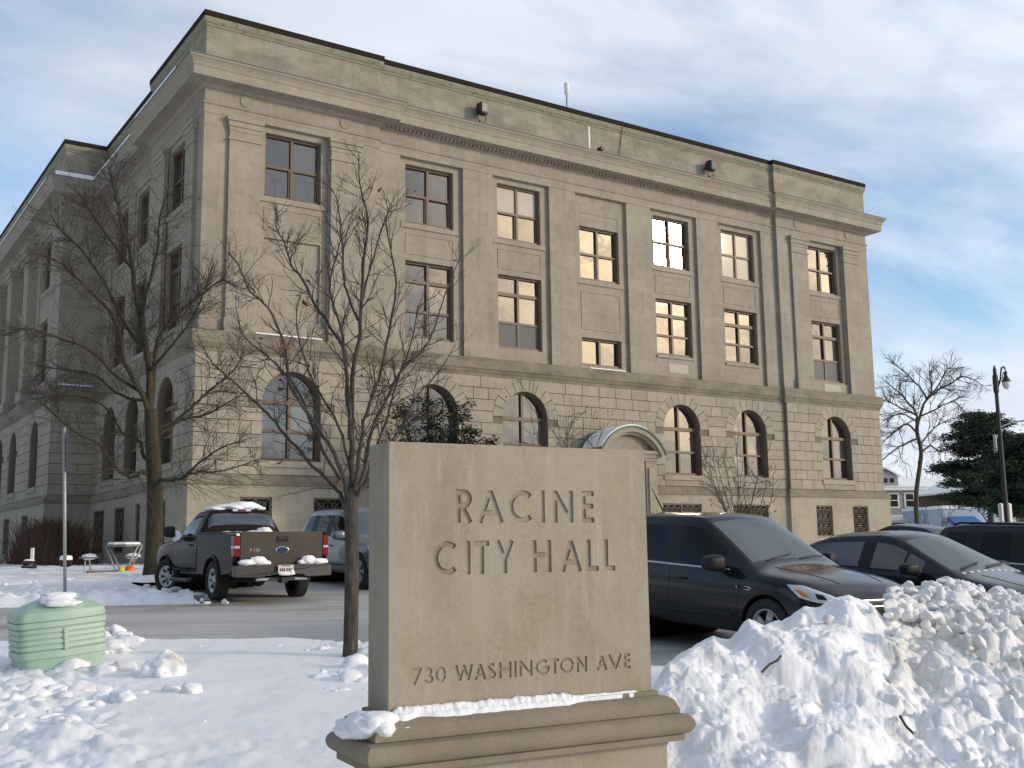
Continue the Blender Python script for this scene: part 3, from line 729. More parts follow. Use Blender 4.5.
for T, u0, u1, z0, z1 in gw:
    f = MB(); e = .07
    for p, q, r, s in ((u0, u0+e, z0, z1), (u1-e, u1, z0, z1), (u0+e, u1-e, z0, z0+e), (u0+e, u1-e, z1-e, z1)): tbox(f, T, p, q, r, s, .06, .14)
    mid = [u0+e, u1-e] if u1-u0 < 1.9 else [u0+e, (u0+u1)/2-.04, (u0+u1)/2+.04, u1-e]
    if len(mid) == 4: tbox(f, T, mid[1], mid[2], z0+e, z1-e, .06, .14)
    o = bpart(f, 'basement_window', M['grille'])
    g = MB()
    for p, q in ((mid[0], mid[1]),)+(((mid[2], mid[3]),) if len(mid) == 4 else ()):
        nx = max(2, round((q-p)/.42)); nz = 3; cw = (q-p)/nx; ch = (z1-z0-2*e)/nz
        for i in range(nx):
            for j in range(nz):
                cu, cz = p+cw*(i+.5), z0+e+ch*(j+.5)
                for s in (-1, 1): g.tube([T(cu-cw/2, cz-s*ch/2, .10), T(cu+cw/2, cz+s*ch/2, .10)], .016, 4)
                g.tube([T(cu+.13*math.cos(a*math.pi/5), cz+.13*math.sin(a*math.pi/5), .09) for a in range(11)], .016, 4)
        for i in range(1, nx): g.tube([T(p+cw*i, z0+e, .1), T(p+cw*i, z1-e, .1)], .014, 4)
        for j in range(1, nz): g.tube([T(p, z0+e+ch*j, .1), T(q, z0+e+ch*j, .1)], .014, 4)
    g.build('grille', M['grille'], o, world=True)
    g = MB(); tbox(g, T, u0+.01, u1-.01, z0+.01, z1-.01, .2, .22); g.build('pane', M['tint'], o, world=True)

# windows: a few keep insect screens or drawn blinds
k_of = lambda w_, z_: (round(w_[0], 2), round(z_[0], 2))
SCREENS = {k_of(XB[2], SEC), k_of(XB[6], SEC)}
BLINDS = {k_of(XB[2], TOP): True, k_of(XB[5], TOP): False}
for T, u0, u1, z0, z1, arch, tr, dep in windows:
    f = MB(); e = .085; r = (u1-u0)/2; cu = (u0+u1)/2; zsp = z1-r if arch else z1
    top = z1
    d0, d1 = dep-.11, dep+.02
    tbox(f, T, u0, u0+e, z0, zsp, d0, d1); tbox(f, T, u1-e, u1, z0, zsp, d0, d1); tbox(f, T, u0+e, u1-e, z0, z0+.11, d0-.03, d1)
    if arch:
        n = 18; arc = [math.pi*k/n for k in range(n+1)]
        for p, q in zip(arc, arc[1:]):
            pol = [(cu-r*math.cos(p), zsp+r*math.sin(p)), (cu-r*math.cos(q), zsp+r*math.sin(q)), (cu-(r-e)*math.cos(q), zsp+(r-e)*math.sin(q)), (cu-(r-e)*math.cos(p), zsp+(r-e)*math.sin(p))]
            f.prism(pol, lambda u, z: T(u, z, d0), lambda u, z: T(u, z, d1))
    else: tbox(f, T, u0+e, u1-e, z1-e, z1, d0, d1)
    tbox(f, T, cu-.055, cu+.055, z0+.11, z1-e, d0+.01, d1)
    ztr = [z0+(z1-z0)*k for k in tr]
    for k, z in enumerate(ztr):
        hb = .05 if not (len(tr) == 2 and k == 1) else .075
        tbox(f, T, u0+e, cu-.055, z-hb, z+hb, d0+.02, d1); tbox(f, T, cu+.055, u1-e, z-hb, z+hb, d0+.02, d1)
    # lower sashes sit a little deeper, their stiles show
    if not arch and len(tr):
        zt = ztr[0]-.05
        for p, q in ((u0+e, cu-.055), (cu+.055, u1-e)): tbox(f, T, q-.06, q, z0+.11, zt, d0+.05, d1+.002)
    o = bpart(f, 'window', M['bronze'])
    g = MB(); dp = dep
    zz = [z0+.05]+ztr+[z1]
    for s in (0, 1):
        p, q = ((u0+.03, cu-.01), (cu+.01, u1-.03))[s]
        for zl, zh in zip(zz, zz[1:]):
            zl += .01; zh -= .01
            dd = dp+.012*random.uniform(-1, 1)
            if arch and zh > zsp+.02:
                an0 = math.asin(max(0, min(1, (zl-zsp)/r))); pts = [(cu-s_*.0, zh) for s_ in ()]
                arc = [an0+(math.pi/2-an0)*k/10 for k in range(11)]; sg = -1 if s == 0 else 1
                pol = [(cu+sg*.01, zl)]+[(cu+sg*max(.012, (r-.02)*math.cos(a)), zsp+(r-.02)*math.sin(a)) for a in arc]
                g.add([T(u, z, dd) for u, z in pol], [tuple(range(len(pol)))])
            else:
                tx, tz = random.gauss(0, .0035), random.gauss(0, .005)        # old sashes never hang quite true
                g.add([T(p, zl, dd-tx-tz), T(q, zl, dd+tx-tz), T(q, zh, dd+tx+tz), T(p, zh, dd-tx+tz)], [(0, 1, 2, 3)])
    g.build('pane', M['pane'], o, world=True)
    key = (round(u0, 2), round(z0, 2))
    if key in SCREENS:
        g = MB(); tbox(g, T, u0+e+.004, cu-.06, z0+.115, ztr[0]-.055, dep-.052, dep-.046); tbox(g, T, cu+.06, u1-e-.004, z0+.115, ztr[0]-.055, dep-.052, dep-.046); tbox(g, T, u0+e+.01, u1-e-.01, z0+.115, z0+.125, dep-.052, dep-.02); g.build('screen', M['screen'], o, world=True)
    if key in BLINDS:
        zb_ = ztr[-1]+.055 if BLINDS[key] else z0+.12
        g = MB(); tbox(g, T, u0+e+.004, cu-.06, zb_, z1-e-.004, dep-.036, dep-.030); tbox(g, T, cu+.06, u1-e-.004, zb_, z1-e-.004, dep-.036, dep-.030); tbox(g, T, u0+e+.01, u1-e-.01, z1-e-.02, z1-e-.006, dep-.036, dep-.02); g.build('blind', M['blind'], o, world=True)

# string courses, cornice, parapet
t = MB(); sweep(t, PATH, [(.02, 8.44), (.14, 8.50), (.14, 8.60), (.18, 8.64), (.22, 8.74), (.27, 8.80), (.27, 9.20), (.23, 9.23), (-.05, 9.24)])
bpart(t, 'belt_course', M['belt'])
t = MB(); sweep(t, PATH, [(.27, ZB-.15), (.33, ZB-.12), (.33, ZB), (.29, ZB+.06), (.19, ZB+.19), (.15, ZB+.24), (.05, ZB+.25)])
bpart(t, 'water_table', M['belt'])
t = MB(); sweep(t, PATH, [(-.02, 17.15), (.02, 17.16), (.02, 17.48), (.06, 17.50), (.08, 17.56), (.01, 17.60), (.0, 17.62), (.0, 18.08), (.06, 18.10), (.10, 18.16), (.14, 18.2)])
bpart(t, 'frieze', M['ashlar'])
t = MB(); sweep(t, PATH, [(.14, 18.2), (.19, 18.21), (.19, 18.24), (.24, 18.25), (.60, 18.27), (.62, 18.25), (.62, 18.56), (.65, 18.60), (.68, 18.70), (.74, 18.80), (.80, 18.86), (.80, 18.94)])
cor = bpart(t, 'cornice', M['stone'])
t = MB(); sweep(t, PATH, [(.79, 18.93), (.825, 18.93), (.825, 18.965), (.60, 18.99), (-.05, 19.03)]); t.build('cornice_flashing', M['copper'], cor, world=True)
t = MB()
u = 7.3
tbox(t, TF_(.2), 7.3, 29.02, 18.235, 18.247, -.235, .02)
while u < 28.9: tbox(t, TF_(.2), u, u+.10, 18.12, 18.235, -.235, .02); u += .19
t.build('dentil_course', M['stone'], cor, world=True)
t = MB()
for cx in (1.5, 5.45, W-5.45, W-1.5):
    t = MB(); prof = [(.17, 0), (.2, .03), (.2, .05), (.14, .05)]
    t.lathe(prof, Matrix.Translation((cx, .015, 17.86)) @ Matrix.Rotation(R(90), 4, 'X'), 24); bpart(t, 'frieze_roundel', M['stone'])
t = MB(); sweep(t, PATH, [(.02, 18.9), (.02, 20.42)]); bpart(t, 'parapet', M['parapet'])
t = MB(); sweep(t, PATH, [(.02, 20.42), (.05, 20.44), (.05, 20.50), (.10, 20.58), (.12, 20.70), (.12, 20.76)]); bpart(t, 'parapet_moulding', M['patina'])
t = MB(); sweep(t, PATH, [(.10, 20.775), (.135, 20.785), (.14, 20.98), (-.35, 21.0), (-.40, 20.3)]); bpart(t, 'parapet_coping', M['coping'])
t = MB(); t.add([(BX+.3, 47, 20.3), (BX+.3, BY+.3, 20.3), (RX+.3, BY+.3, 20.3), (RX+.3, 7, 20.3), (.3, 7, 20.3), (.3, .35, 20.3), (W-.3, .35, 20.3), (W-.3, 26, 20.3), (20, 26, 20.3), (20, 47, 20.3)], [tuple(range(10))])
bpart(t, 'roof', M['snow'])
t = MB(); tbox(t, TF_(.2), 17.50, 17.58, 19.2, 20.4, -.03, 0); bpart(t, 'downpipe', M['white']).name = 'conduit'
t = MB(); t.tube([(19.42, .02, 21.0), (19.40, .05, 20.8), (19.40, .14, 20.3), (19.28, .14, 19.7), (19.1, .0, 19.1)], .018, 6); bpart(t, 'red_cable', mat('red_cable', (.20, .05, .04), .6))
# roof railing on the recessed left wing
t = MB()
for y in (8.2, 11.0): t.tube([(1.6, y, 20.3), (1.6, y, 22.1)], .035, 5)
t.tube([(1.6, 8.2, 22.1), (1.6, 11.0, 22.1)], .035, 5); t.tube([(1.6, 8.2, 22.1), (4.6, 8.2, 22.1)], .035, 5); t.tube([(4.6, 8.2, 20.3), (4.6, 8.2, 22.1)], .035, 5); t.box(.9, 1.5, 7.3, 8.0, 20.3, 21.7)
bpart(t, 'roof_railing', M['steel'])
# snow lying on the ledges
t = MB(); sweep(t, [(0, 15.5), (RX, 15.6)][:0] or [(RX, 15.3), (RX, 7.4)], [(.83, 18.955), (.81, 19.08), (.4, 19.13), (.05, 19.1)])
sweep(t, [(0, 6.4), (0, .9)], [(.83, 18.955), (.81, 19.08), (.4, 19.13), (.05, 19.1)]); sweep(t, [(BX, 44), (BX, BY+.1)], [(.83, 18.955), (.81, 19.08), (.4, 19.1), (.05, 19.1)])
sweep(t, [(BX-.6, BY), (RX, BY)], [(.83, 18.955), (.80, 19.16), (.4, 19.18), (.05, 19.1)])
for x0, x1, o in ((2.0, 4.6, 0), (17.1, 19.1, .2)): t.box(x0, x1, -.24+o, .05+o, 9.245, 9.285)
t.box(BX+.1, RX-.3, BY-.26, BY, 9.245, 9.31)
bpart(t, 'ledge_snow', M['snow'])

# entrance porch with arched pediment
PX0, PX1, PY, PC = 16.45, 19.75, -1.5, 18.1
t = MB(); t.box(PX0+.15, PX0+.75, PY+.2, .1, .9, 5.2); t.box(PX1-.75, PX1-.15, PY+.2, .1, .9, 5.2)
for x in (PX0+.25, PX1-.65): t.box(x, x+.4, PY+.12, PY+.198, 1.2, 4.9)
t.box(PX0+.75, PX1-.75, PY+.5, .1, 4.2, 5.2)
for z0, z1, e in ((5.2, 5.32, .05), (5.32, 5.48, .12), (5.48, 5.62, .2)): t.box(PX0+.15-e, PX1-.15+e, PY+.2-e, .1, z0, z1)
po = bpart(t, 'entrance_porch', M['stone'])
Rr = 1.98; cz = 6.62-Rr; amx = math.asin(1.80/Rr)
def arcbox(mb, ri, ro, y0, y1, n=24):
    an = [-amx+2*amx*k/n for k in range(n+1)]
    for p, q in zip(an, an[1:]):
        mb.prism([(PC+r*math.sin(a), cz+r*math.cos(a)) for r, a in ((ri, p), (ro, p), (ro, q), (ri, q))], lambda u, z: (u, y0, z), lambda u, z: (u, y1, z))
t = MB(); arcbox(t, Rr-.34, Rr-.24, PY+.05, 0); arcbox(t, Rr-.24, Rr-.04, PY-.1, 0)
an = [-amx+2*amx*k/24 for k in range(25)]
pol = [(PC+(Rr-.36)*math.sin(a), max(5.62, cz+(Rr-.36)*math.cos(a))) for a in an]; t.prism(pol, lambda u, z: (u, PY+.3, z), lambda u, z: (u, PY+.45, z))
t.build('pediment', M['stone'], po, world=True)
t = MB(); arcbox(t, Rr-.04, Rr+.02, PY-.16, 0); t.build('porch_roof', M['copper'], po, world=True)
t = MB(); an0 = [-amx*.9+amx*1.25*k/24 for k in range(25)]
for p, q in zip(an0, an0[1:]): t.prism([(PC+r*math.sin(a), cz+r*math.cos(a)) for r, a in ((Rr+.02, p), (Rr+.07, p), (Rr+.07, q), (Rr+.02, q))], lambda u, z: (u, PY-.1, z), lambda u, z: (u, -.3, z))
t.build('porch_snow', M['snow'], po, world=True)
t = MB(); t.box(PX0+.76, PX1-.76, -.25, -.15, 1.0, 4.2); t.build('door', M['bronze'], po, world=True)

# fittings on the parapet ledge and the roof
def floodlight(x, lab, name='floodlight'):
    r = thing(name, lab, 'floodlight', (x, -.12, 19.0), R(8), 'floodlights on the cornice ledge')
    h = MB(); h.box(-.26, .26, -.30, .12, .52, 1.02); h.box(-.20, .20, .12, .24, .58, .96)
    bevel(h.build('housing', M['iron'], r), .06); r.scale = (.74, .8, 1)
    y = MB(); y.tube([(-.29, -.05, .75), (-.29, -.05, .30), (-.12, -.05, .22)], .03, 6); y.tube([(.29, -.05, .75), (.29, -.05, .30), (.12, -.05, .22)], .03, 6); y.box(-.16, .16, -.12, .05, .16, .24); y.build('yoke', M['iron'], r)
    f = MB(); f.box(-.13, -.07, -.1, .04, 0, .18); f.box(.07, .13, -.1, .04, 0, .18); f.build('bracket', M['iron'], r)
    l = MB(); l.box(-.20, .20, -.315, -.302, .62, .97); l.build('lens', mat('flood_lens', (.15, .15, .16), .1), r)
floodlight(11.6, 'dark floodlight on the cornice ledge above the second window column'); floodlight(24.67, 'dark floodlight on the ledge near the right corner pavilion')
r = thing('camera_head', 'small dark camera on the cornice ledge below a pale streak', 'camera', (17.75, -.3, 19.0), 0)
t = MB(); t.box(-.08, .08, -.2, .12, .12, .26); t.build('housing', M['iron'], r); t = MB(); t.tube([(0, 0, 0), (0, 0, .14)], .04, 6); t.build('mount', M['iron'], r)
r = thing('antenna', 'white tipped antenna mast standing on the roof edge', 'antenna', (17.7, 2, 20.3))
t = MB(); t.tube([(0, 0, 0), (0, 0, 2.3)], .045, 8); t.build('mast', M['steel'], r); t = MB(); t.lathe([(.05, 2.3), (.11, 2.34), (.12, 2.85), (.05, 2.92)], None, 12); t.build('radome', M['white'], r, smooth=True)
# ------------------------------------------------------------------ stone sign
SIGN = thing('stone_sign', 'limestone monument sign engraved with city hall name and street address', 'sign', (-8.879, -31.682, -.1), -.098)
def strip(pts, s):
    L_, R_ = [], []
    n = len(pts)
    for i in range(n):
        d0 = Vector(pts[i])-Vector(pts[i-1]) if i else Vector(pts[1])-Vector(pts[0])
        d1 = Vector(pts[i+1])-Vector(pts[i]) if i < n-1 else d0
        d0.normalize(); d1.normalize(); n0 = Vector((-d0.y, d0.x)); n1 = Vector((-d1.y, d1.x)); m = n0+n1
        m = m/max(.5, 1+n0.dot(n1)); p = Vector(pts[i])
        L_.append(tuple(p+m*s/2)); R_.append(tuple(p-m*s/2))
    return L_+R_[::-1]
def arcp(cx, cy, rx, ry, a0, a1, n=14): return [(cx+rx*math.cos(R(a0+(a1-a0)*k/n)), cy+ry*math.sin(R(a0+(a1-a0)*k/n))) for k in range(n+1)]
def letter(c, w, h, s):
    a = s/2
    if c == 'R': return [[(a, 0), (a, h)], [(a, h-a)]+arcp(w*.48, h*.72, w*.48-a, h*.28-a, 90, -90, 10)+[(a, h*.44+a)], [(w*.42, h*.45), (w-a, 0)]]
    if c == 'A': return [[(a, 0), (w/2, h-a*.5)], [(w/2, h-a*.5), (w-a, 0)], [(w*.2, h*.3), (w*.8, h*.3)]]
    if c == 'C': return [arcp(w*.54, h/2, w*.54-a, h/2-a, 48, 312, 22)]
    if c == 'G': return [arcp(w*.52, h/2, w*.52-a, h/2-a, 48, 350, 22), [(w*.55, h*.46), (w, h*.46)]]
    if c == 'I': return [[(w/2, 0), (w/2, h)]]
    if c == 'N': return [[(a, 0), (a, h)], [(a, h-a*.5), (w-a, a*.5)], [(w-a, 0), (w-a, h)]]
    if c == 'E': return [[(a, 0), (a, h)], [(a, h-a), (w, h-a)], [(a, h*.52), (w*.95, h*.52)], [(a, a), (w, a)]]
    if c == 'T': return [[(0, h-a), (w, h-a)], [(w/2, 0), (w/2, h-a)]]
    if c == 'Y': return [[(a, h), (w/2, h*.42)], [(w-a, h), (w/2, h*.42)], [(w/2, h*.45), (w/2, 0)]]
    if c == 'H': return [[(a, 0), (a, h)], [(w-a, 0), (w-a, h)], [(a, h*.54), (w-a, h*.54)]]
    if c == 'L': return [[(a, 0), (a, h)], [(a, a), (w, a)]]
    if c == '7': return [[(0, h-a), (w-a*.6, h-a), (w*.25, 0)]]
    if c == '3': return [arcp(w*.45, h*.74, w*.42-a, h*.26-a, 150, -80, 12), arcp(w*.47, h*.27, w*.53-a, h*.27-a, 90, -160, 14)]
    if c in '0O': return [arcp(w/2, h/2, w/2-a, h/2-a, 0, 352, 28)]
    if c == 'W': return [[(a, h), (w*.27, a*.4)], [(w*.27, a*.4), (w*.5, h-a*.4)], [(w*.5, h-a*.4), (w*.73, a*.4)], [(w*.73, a*.4), (w-a, h)]]
    if c == 'S': return [arcp(w*.5, h*.74, w*.5-a, h*.26-a, 40, 250, 12)+arcp(w*.5, h*.26, w*.5-a, h*.26-a, 80, -140, 14)]
    if c == 'V': return [[(a, h), (w/2, a*.4)], [(w/2, a*.4), (w-a, h)]]
TEXT = [('RACINE', [.367, .463, .489, .644, .674, .83, .866, .894, .945, 1.071, 1.125, 1.205], .921, .171, .027),
        ('CITYHALL', [.24, .384, .421, .448, .470, .556, .591, .703, .811, .928, .983, 1.118, 1.149, 1.226, 1.262, 1.333], .659, .169, .027),
        ('730WASHINGTONAVE', [.122, .172, .186, .239, .247, .307, .355, .458, .463, .532, .540, .588, .605, .677, .692, .708, .723, .801, .818, .904, .913, .952, .955, 1.052, 1.07, 1.136, 1.193, 1.265, 1.269, 1.362, 1.373, 1.414], .131, .079, .0145)]
TEXT[2][1][20:24] = [.911, .962, .966, 1.052]
cut = MB()
Z0 = .911          # slab foot above the sign's origin (origin at z=-.1)
for word, us, zb, h, s in TEXT:
    for i, ch in enumerate(word):
        u0, u1 = us[2*i], us[2*i+1]
        for k, pl in enumerate(letter(ch, u1-u0, h, s)):
            dd = .010+.0006*k if s > .02 else .0065+.0004*k
            cut.prism(strip(pl, s), lambda u, z: (u+u0, -.03, z+zb+Z0), lambda u, z: (u+u0, dd, z+zb+Z0))
m_groove = stone_mat('engraved_shade_dirt', (.28, .235, .17), drips=.2)  # darker letter grooves: shade painted in along with dirt
cu = cut.build('letters', m_groove)
sb = MB(); sb.box(0, 1.55, 0, .279, Z0, Z0+1.327); slab = sb.build('slab', [M['sign'], m_groove])
def apply_mods(o):
    dg = bpy.context.evaluated_depsgraph_get(); dg.update()
    me = bpy.data.meshes.new_from_object(o.evaluated_get(dg)); old = o.data; o.modifiers.clear(); o.data = me; return o
bm = bmesh.new(); bm.from_mesh(cu.data); bmesh.ops.recalc_face_normals(bm, faces=bm.faces); bm.to_mesh(cu.data); bm.free()
md = slab.modifiers.new('b', 'BOOLEAN'); md.object = cu; md.operation = 'DIFFERENCE'; md.solver = 'EXACT'; md.use_self = True
md.material_mode = 'TRANSFER'
apply_mods(slab); bpy.data.objects.remove(cu); slab.parent = SIGN
print('sign slab faces', len(slab.data.polygons), [m.name for m in slab.data.materials])
RECT = [(0, .279), (0, 0), (1.55, 0), (1.55, .279), (0, .279)]
def rsweep(prof):
    """closed ring round the slab footprint with mitred corners"""
    mb = MB(); rows = []
    for o, z in prof: rows.append([(-o, .279+o, z), (-o, -o, z), (1.55+o, -o, z), (1.55+o, .279+o, z), (-o, .279+o, z)])
    mb.grid(rows); mb.add(rows[0][:4], [(0, 1, 2, 3)]); return mb
cy = [(-.01, Z0+.004), (.022, Z0+.002), (.025, Z0-.02)]+[(.025+.08*(k/6), Z0-.02-.065*(1-math.sqrt(max(0, 1-(k/6)**2)))) for k in range(1, 7)]+[(.108, Z0-.09), (.108, Z0-.11), (.095, Z0-.112)]
tor = [(.105+.062*math.cos(R(90-180*k/12)), Z0-.168+.055*math.sin(R(90-180*k/12))) for k in range(13)]
pl = rsweep(cy).build('plinth_moulding', M['oldstone'], SIGN)
o = rsweep([(.0, Z0-.112)]+tor+[(.122, Z0-.224), (.122, Z0-.255), (.06, Z0-.258)]).build('torus_moulding', M['oldstone'], SIGN)
for x in (o,):
    x.data.polygons.foreach_set('use_smooth', [True]*len(x.data.polygons)); mm = x.modifiers.new('e', 'EDGE_SPLIT'); mm.split_angle = R(35)
rsweep([(.0, Z0-.257), (.062, Z0-.258), (.052, Z0-.29), (.052, -.35)]).build('pedestal', M['sign'], SIGN)
bevel(slab, .006, 2, 60)
# snow on the sign's ledges
S2W = WM[SIGN.name]
def ledge_snow(name, label, items, m=M['snow']):
    mb = MB()
    for pts, sub in items:
        for (x, y, z, rx, ry, rz, sd) in pts:
            bm = bmesh.new(); bmesh.ops.create_icosphere(bm, subdivisions=sub, radius=1); vs = []
            for v in bm.verts:
                k = 1+.22*noise.noise(v.co*1.8+Vector((sd, sd*2, 1)))+.16*noise.noise(v.co*5+Vector((sd*3, 1, sd)))
                vs.append(S2W @ Vector((x+v.co.x*rx*k, y+v.co.y*ry*k, z+v.co.z*rz*k)))
            mb.add(vs, [tuple(v.index for v in f.verts) for f in bm.faces]); bm.free()
    return tag(mb.build(name, m, smooth=True), label, 'snow')
ledge_snow('snow_clump', 'clump of snow on the left corner of the sign base', [([(-.10, .05, Z0-.045, .10, .15, .060, 1), (-.06, -.02, Z0-.02, .10, .08, .045, 2), (-.15, .12, Z0-.07, .08, .15, .045, 3), (-.05, -.08, Z0-.055, .05, .045, .035, 4)], 3)])
def ribbon():
    """snow lying along the front ledge: it follows the moulding and thins out to the right"""
    mb = MB(); top, bot = [], []
    for i in range(320):
        u = .01+1.46*i/319
        reach = .098*smooth(.0, .05, u)*(1-smooth(.98, 1.12, u))+.030*smooth(.98, 1.1, u)*(1-smooth(1.40, 1.47, u))
        reach *= .84+.20*noise.noise(Vector((u*7, 1, 0)))+.07*noise.noise(Vector((u*26, 2, 0)))
        gap = smooth(.25, .1, abs(u-.20)) if False else 0
        reach = max(.004, reach*(1-.55*math.exp(-((u-.16)/.05)**2)))
        th = (.020*(1-smooth(.95, 1.1, u))+.013)*smooth(.0, .04, u)*(1-smooth(1.42, 1.47, u))*(1+.25*noise.noise(Vector((u*12, 7, 0)))); a = []; c = []
        for j in range(13):
            o = .002+reach*j/12; zz = Z0+.002 if o < .025 else Z0-.02-.065*(1-math.sqrt(max(0, 1-min(1, (o-.025)/.08)**2)))
            k = math.sqrt(max(0, 1-(j/8)**2.6)); fn = .55*noise.noise(Vector((u*38, o*55, 3)))+.45*noise.noise(Vector((u*110, o*140, 5))); a.append(S2W @ Vector((u, -o-.004*k-.006*fn*k, zz+th*k*(.85+.45*fn)-.001))); c.append(S2W @ Vector((u, -o, zz-.006)))
        top.append(a); bot.append(c)
    mb.grid(top); mb.grid(bot); return tag(mb.build('snow_strip', M['snow'], smooth=True), 'long strip of snow along the front ledge of the stone sign', 'snow')
ribbon()

# ------------------------------------------------------------------ vehicles
def hood(x, w, zb, zs, zh): return (x, [(0, zb), (w*.8, zb), (w*.985, zb+.16), (w, .5*(zb+zs)+.05), (w*.98, zs-.07), (w*.93, zs-.015), (w*.84, zs+.02), (w*.55, zh), (0, zh+.02)])
def cab(x, w, zb, zbelt, wt, zt, zr, wr=None): return (x, [(0, zb), (w*.8, zb), (w*.985, zb+.16), (w, .5*(zb+zbelt)+.05), (w*.965, zbelt), (wt, zt), (wt-.035, zt+.035), ((wr or wt*.62), zr-.02), (0, zr)])
def build_car(root, stations, region, paintm, arches=(), ar=.39, mats=None, names=None, drop=()):
    """loft the stations into one smooth shell, cut the wheel arches, split the shell into parts"""
    n = len(stations[0][1]); ring = 2*n-2; vs = []; fs = []; ms = []; regs = ['body']
    for x, pts in stations:
        vs += [(x, y, z) for y, z in pts]+[(x, -y, z) for y, z in pts[-2:0:-1]]
    for i in range(len(stations)-1):
        for j in range(ring):
            k = (j+1) % ring; jj = j if j < n-1 else ring-1-j
            r_ = region(i, jj, j >= n-1)
            if r_ not in regs: regs.append(r_)
            fs.append((i*ring+j, (i+1)*ring+j, (i+1)*ring+k, i*ring+k)); ms.append(regs.index(r_))
    for s_, base in ((0, 0), (1, (len(stations)-1)*ring)):
        for j in range(n-1):
            a, c, d, e = base+j, base+j+1, base+(ring-j-1), base+(ring-j) % ring
            f = [a, c, d, e]; f2 = []
            for q in f:
                if q not in f2: f2.append(q)
            fs.append(tuple(f2 if s_ else f2[::-1])); ms.append(0)
    me = bpy.data.meshes.new('shell'); me.from_pydata(vs, [], fs)
    for r_ in regs: me.materials.append(paintm)
    me.polygons.foreach_set('material_index', ms)
    bm = bmesh.new(); bm.from_mesh(me); bmesh.ops.recalc_face_normals(bm, faces=bm.faces); bm.to_mesh(me); bm.free()
    o = bpy.data.objects.new('shell', me); COL.objects.link(o)
    sd = o.modifiers.new('s', 'SUBSURF'); sd.levels = 3; sd.render_levels = 3
    cut = None
    if arches:
        cm = MB()
        for ax, az in arches:
            for s in (-1, 1): cm.lathe([(ar, .50*s), (ar, 1.3*s)], Matrix.Translation((ax, 0, az)) @ Matrix.Rotation(R(90), 4, 'X'), 40)
        cut = cm.build('cutter', paintm); bm = bmesh.new(); bm.from_mesh(cut.data); bmesh.ops.recalc_face_normals(bm, faces=bm.faces); bm.to_mesh(cut.data); bm.free()
        bo = o.modifiers.new('b', 'BOOLEAN'); bo.object = cut; bo.operation = 'DIFFERENCE'; bo.solver = 'EXACT'
    dg = bpy.context.evaluated_depsgraph_get(); dg.update()
    ev = bpy.data.meshes.new_from_object(o.evaluated_get(dg))
    bpy.data.objects.remove(o)
    if cut: bpy.data.objects.remove(cut)
    full = bmesh.new(); full.from_mesh(ev); bvh = BVHTree.FromBMesh(full); full.free()
    parts = {}
    for i, r_ in enumerate(regs):
        bm = bmesh.new(); bm.from_mesh(ev)
        bmesh.ops.delete(bm, geom=[f for f in bm.faces if f.material_index != i], context='FACES')
        if not bm.faces or r_ in drop: bm.free(); continue
        m2 = bpy.data.meshes.new(r_); 
        for f in bm.faces: f.material_index = 0; f.smooth = True
        bm.to_mesh(m2); bm.free(); m2.materials.append((mats or {}).get(r_, (mats or {}).get(r_.split('#')[0], paintm)))
        po_ = bpy.data.objects.new(r_.split('#')[0], m2); COL.objects.link(po_); po_.parent = root; WM[po_.name] = WM[root.name]; parts[r_] = po_
        es = po_.modifiers.new('e', 'EDGE_SPLIT'); es.split_angle = R(50); es.use_edge_sharp = False
    return bvh, parts
def cast(bvh, p, d, off=.006):
    h = bvh.ray_cast(Vector(p), Vector(d).normalized(), 6)
    if h[0] is None: return None
    return h[0]-Vector(d).normalized()*off
def drape(bvh, poly, d, m, name, root, off=.006, rings=7, th=None):
    """lay a patch with the outline poly (3D points) on the shell along direction d"""
    P_ = []; n = 40; L_ = [Vector(p) for p in poly]; per = [0]
    for i in range(len(L_)): per.append(per[-1]+(L_[(i+1) % len(L_)]-L_[i]).length)
    out = []
    for k in range(n):
        s = per[-1]*k/n; i = max(j for j in range(len(L_)) if per[j] <= s+1e-9); f = (s-per[i])/max(1e-6, per[i+1]-per[i]); out.append(L_[i].lerp(L_[(i+1) % len(L_)], f))
    c = sum(out, Vector())/n; vs = []; fs = []
    for r_ in range(rings+1):
        for k in range(n):
            p = c.lerp(out[k], r_/rings) if r_ else c+(out[k]-c)*.02
            h = cast(bvh, p-Vector(d).normalized()*2, d, off+(0 if r_ < rings else -off-.004))
            vs.append(h if h is not None else p)
    for r_ in range(rings):
        for k in range(n): fs.append((r_*n+k, r_*n+(k+1) % n, (r_+1)*n+(k+1) % n, (r_+1)*n+k))
    fs.append(tuple(range(n))[::-1])
    mb = MB(); mb.add(vs, fs); return mb.build(name, m, root, smooth=True)
def seam(bvh, pts, d, root, name='door_seam', r=.005, m=None, n=5, off=-.001, sub=8):
    q = []
    for a, c in zip(pts, pts[1:]):
        for k in range(sub):
            p = Vector(a).lerp(Vector(c), k/sub); h = cast(bvh, p-Vector(d).normalized()*2, d, off)
            if h is not None: q.append(h)
    if len(q) < 2: return
    mb = MB(); mb.tube(q, r, n); return mb.build(name, m or M['black'], root)
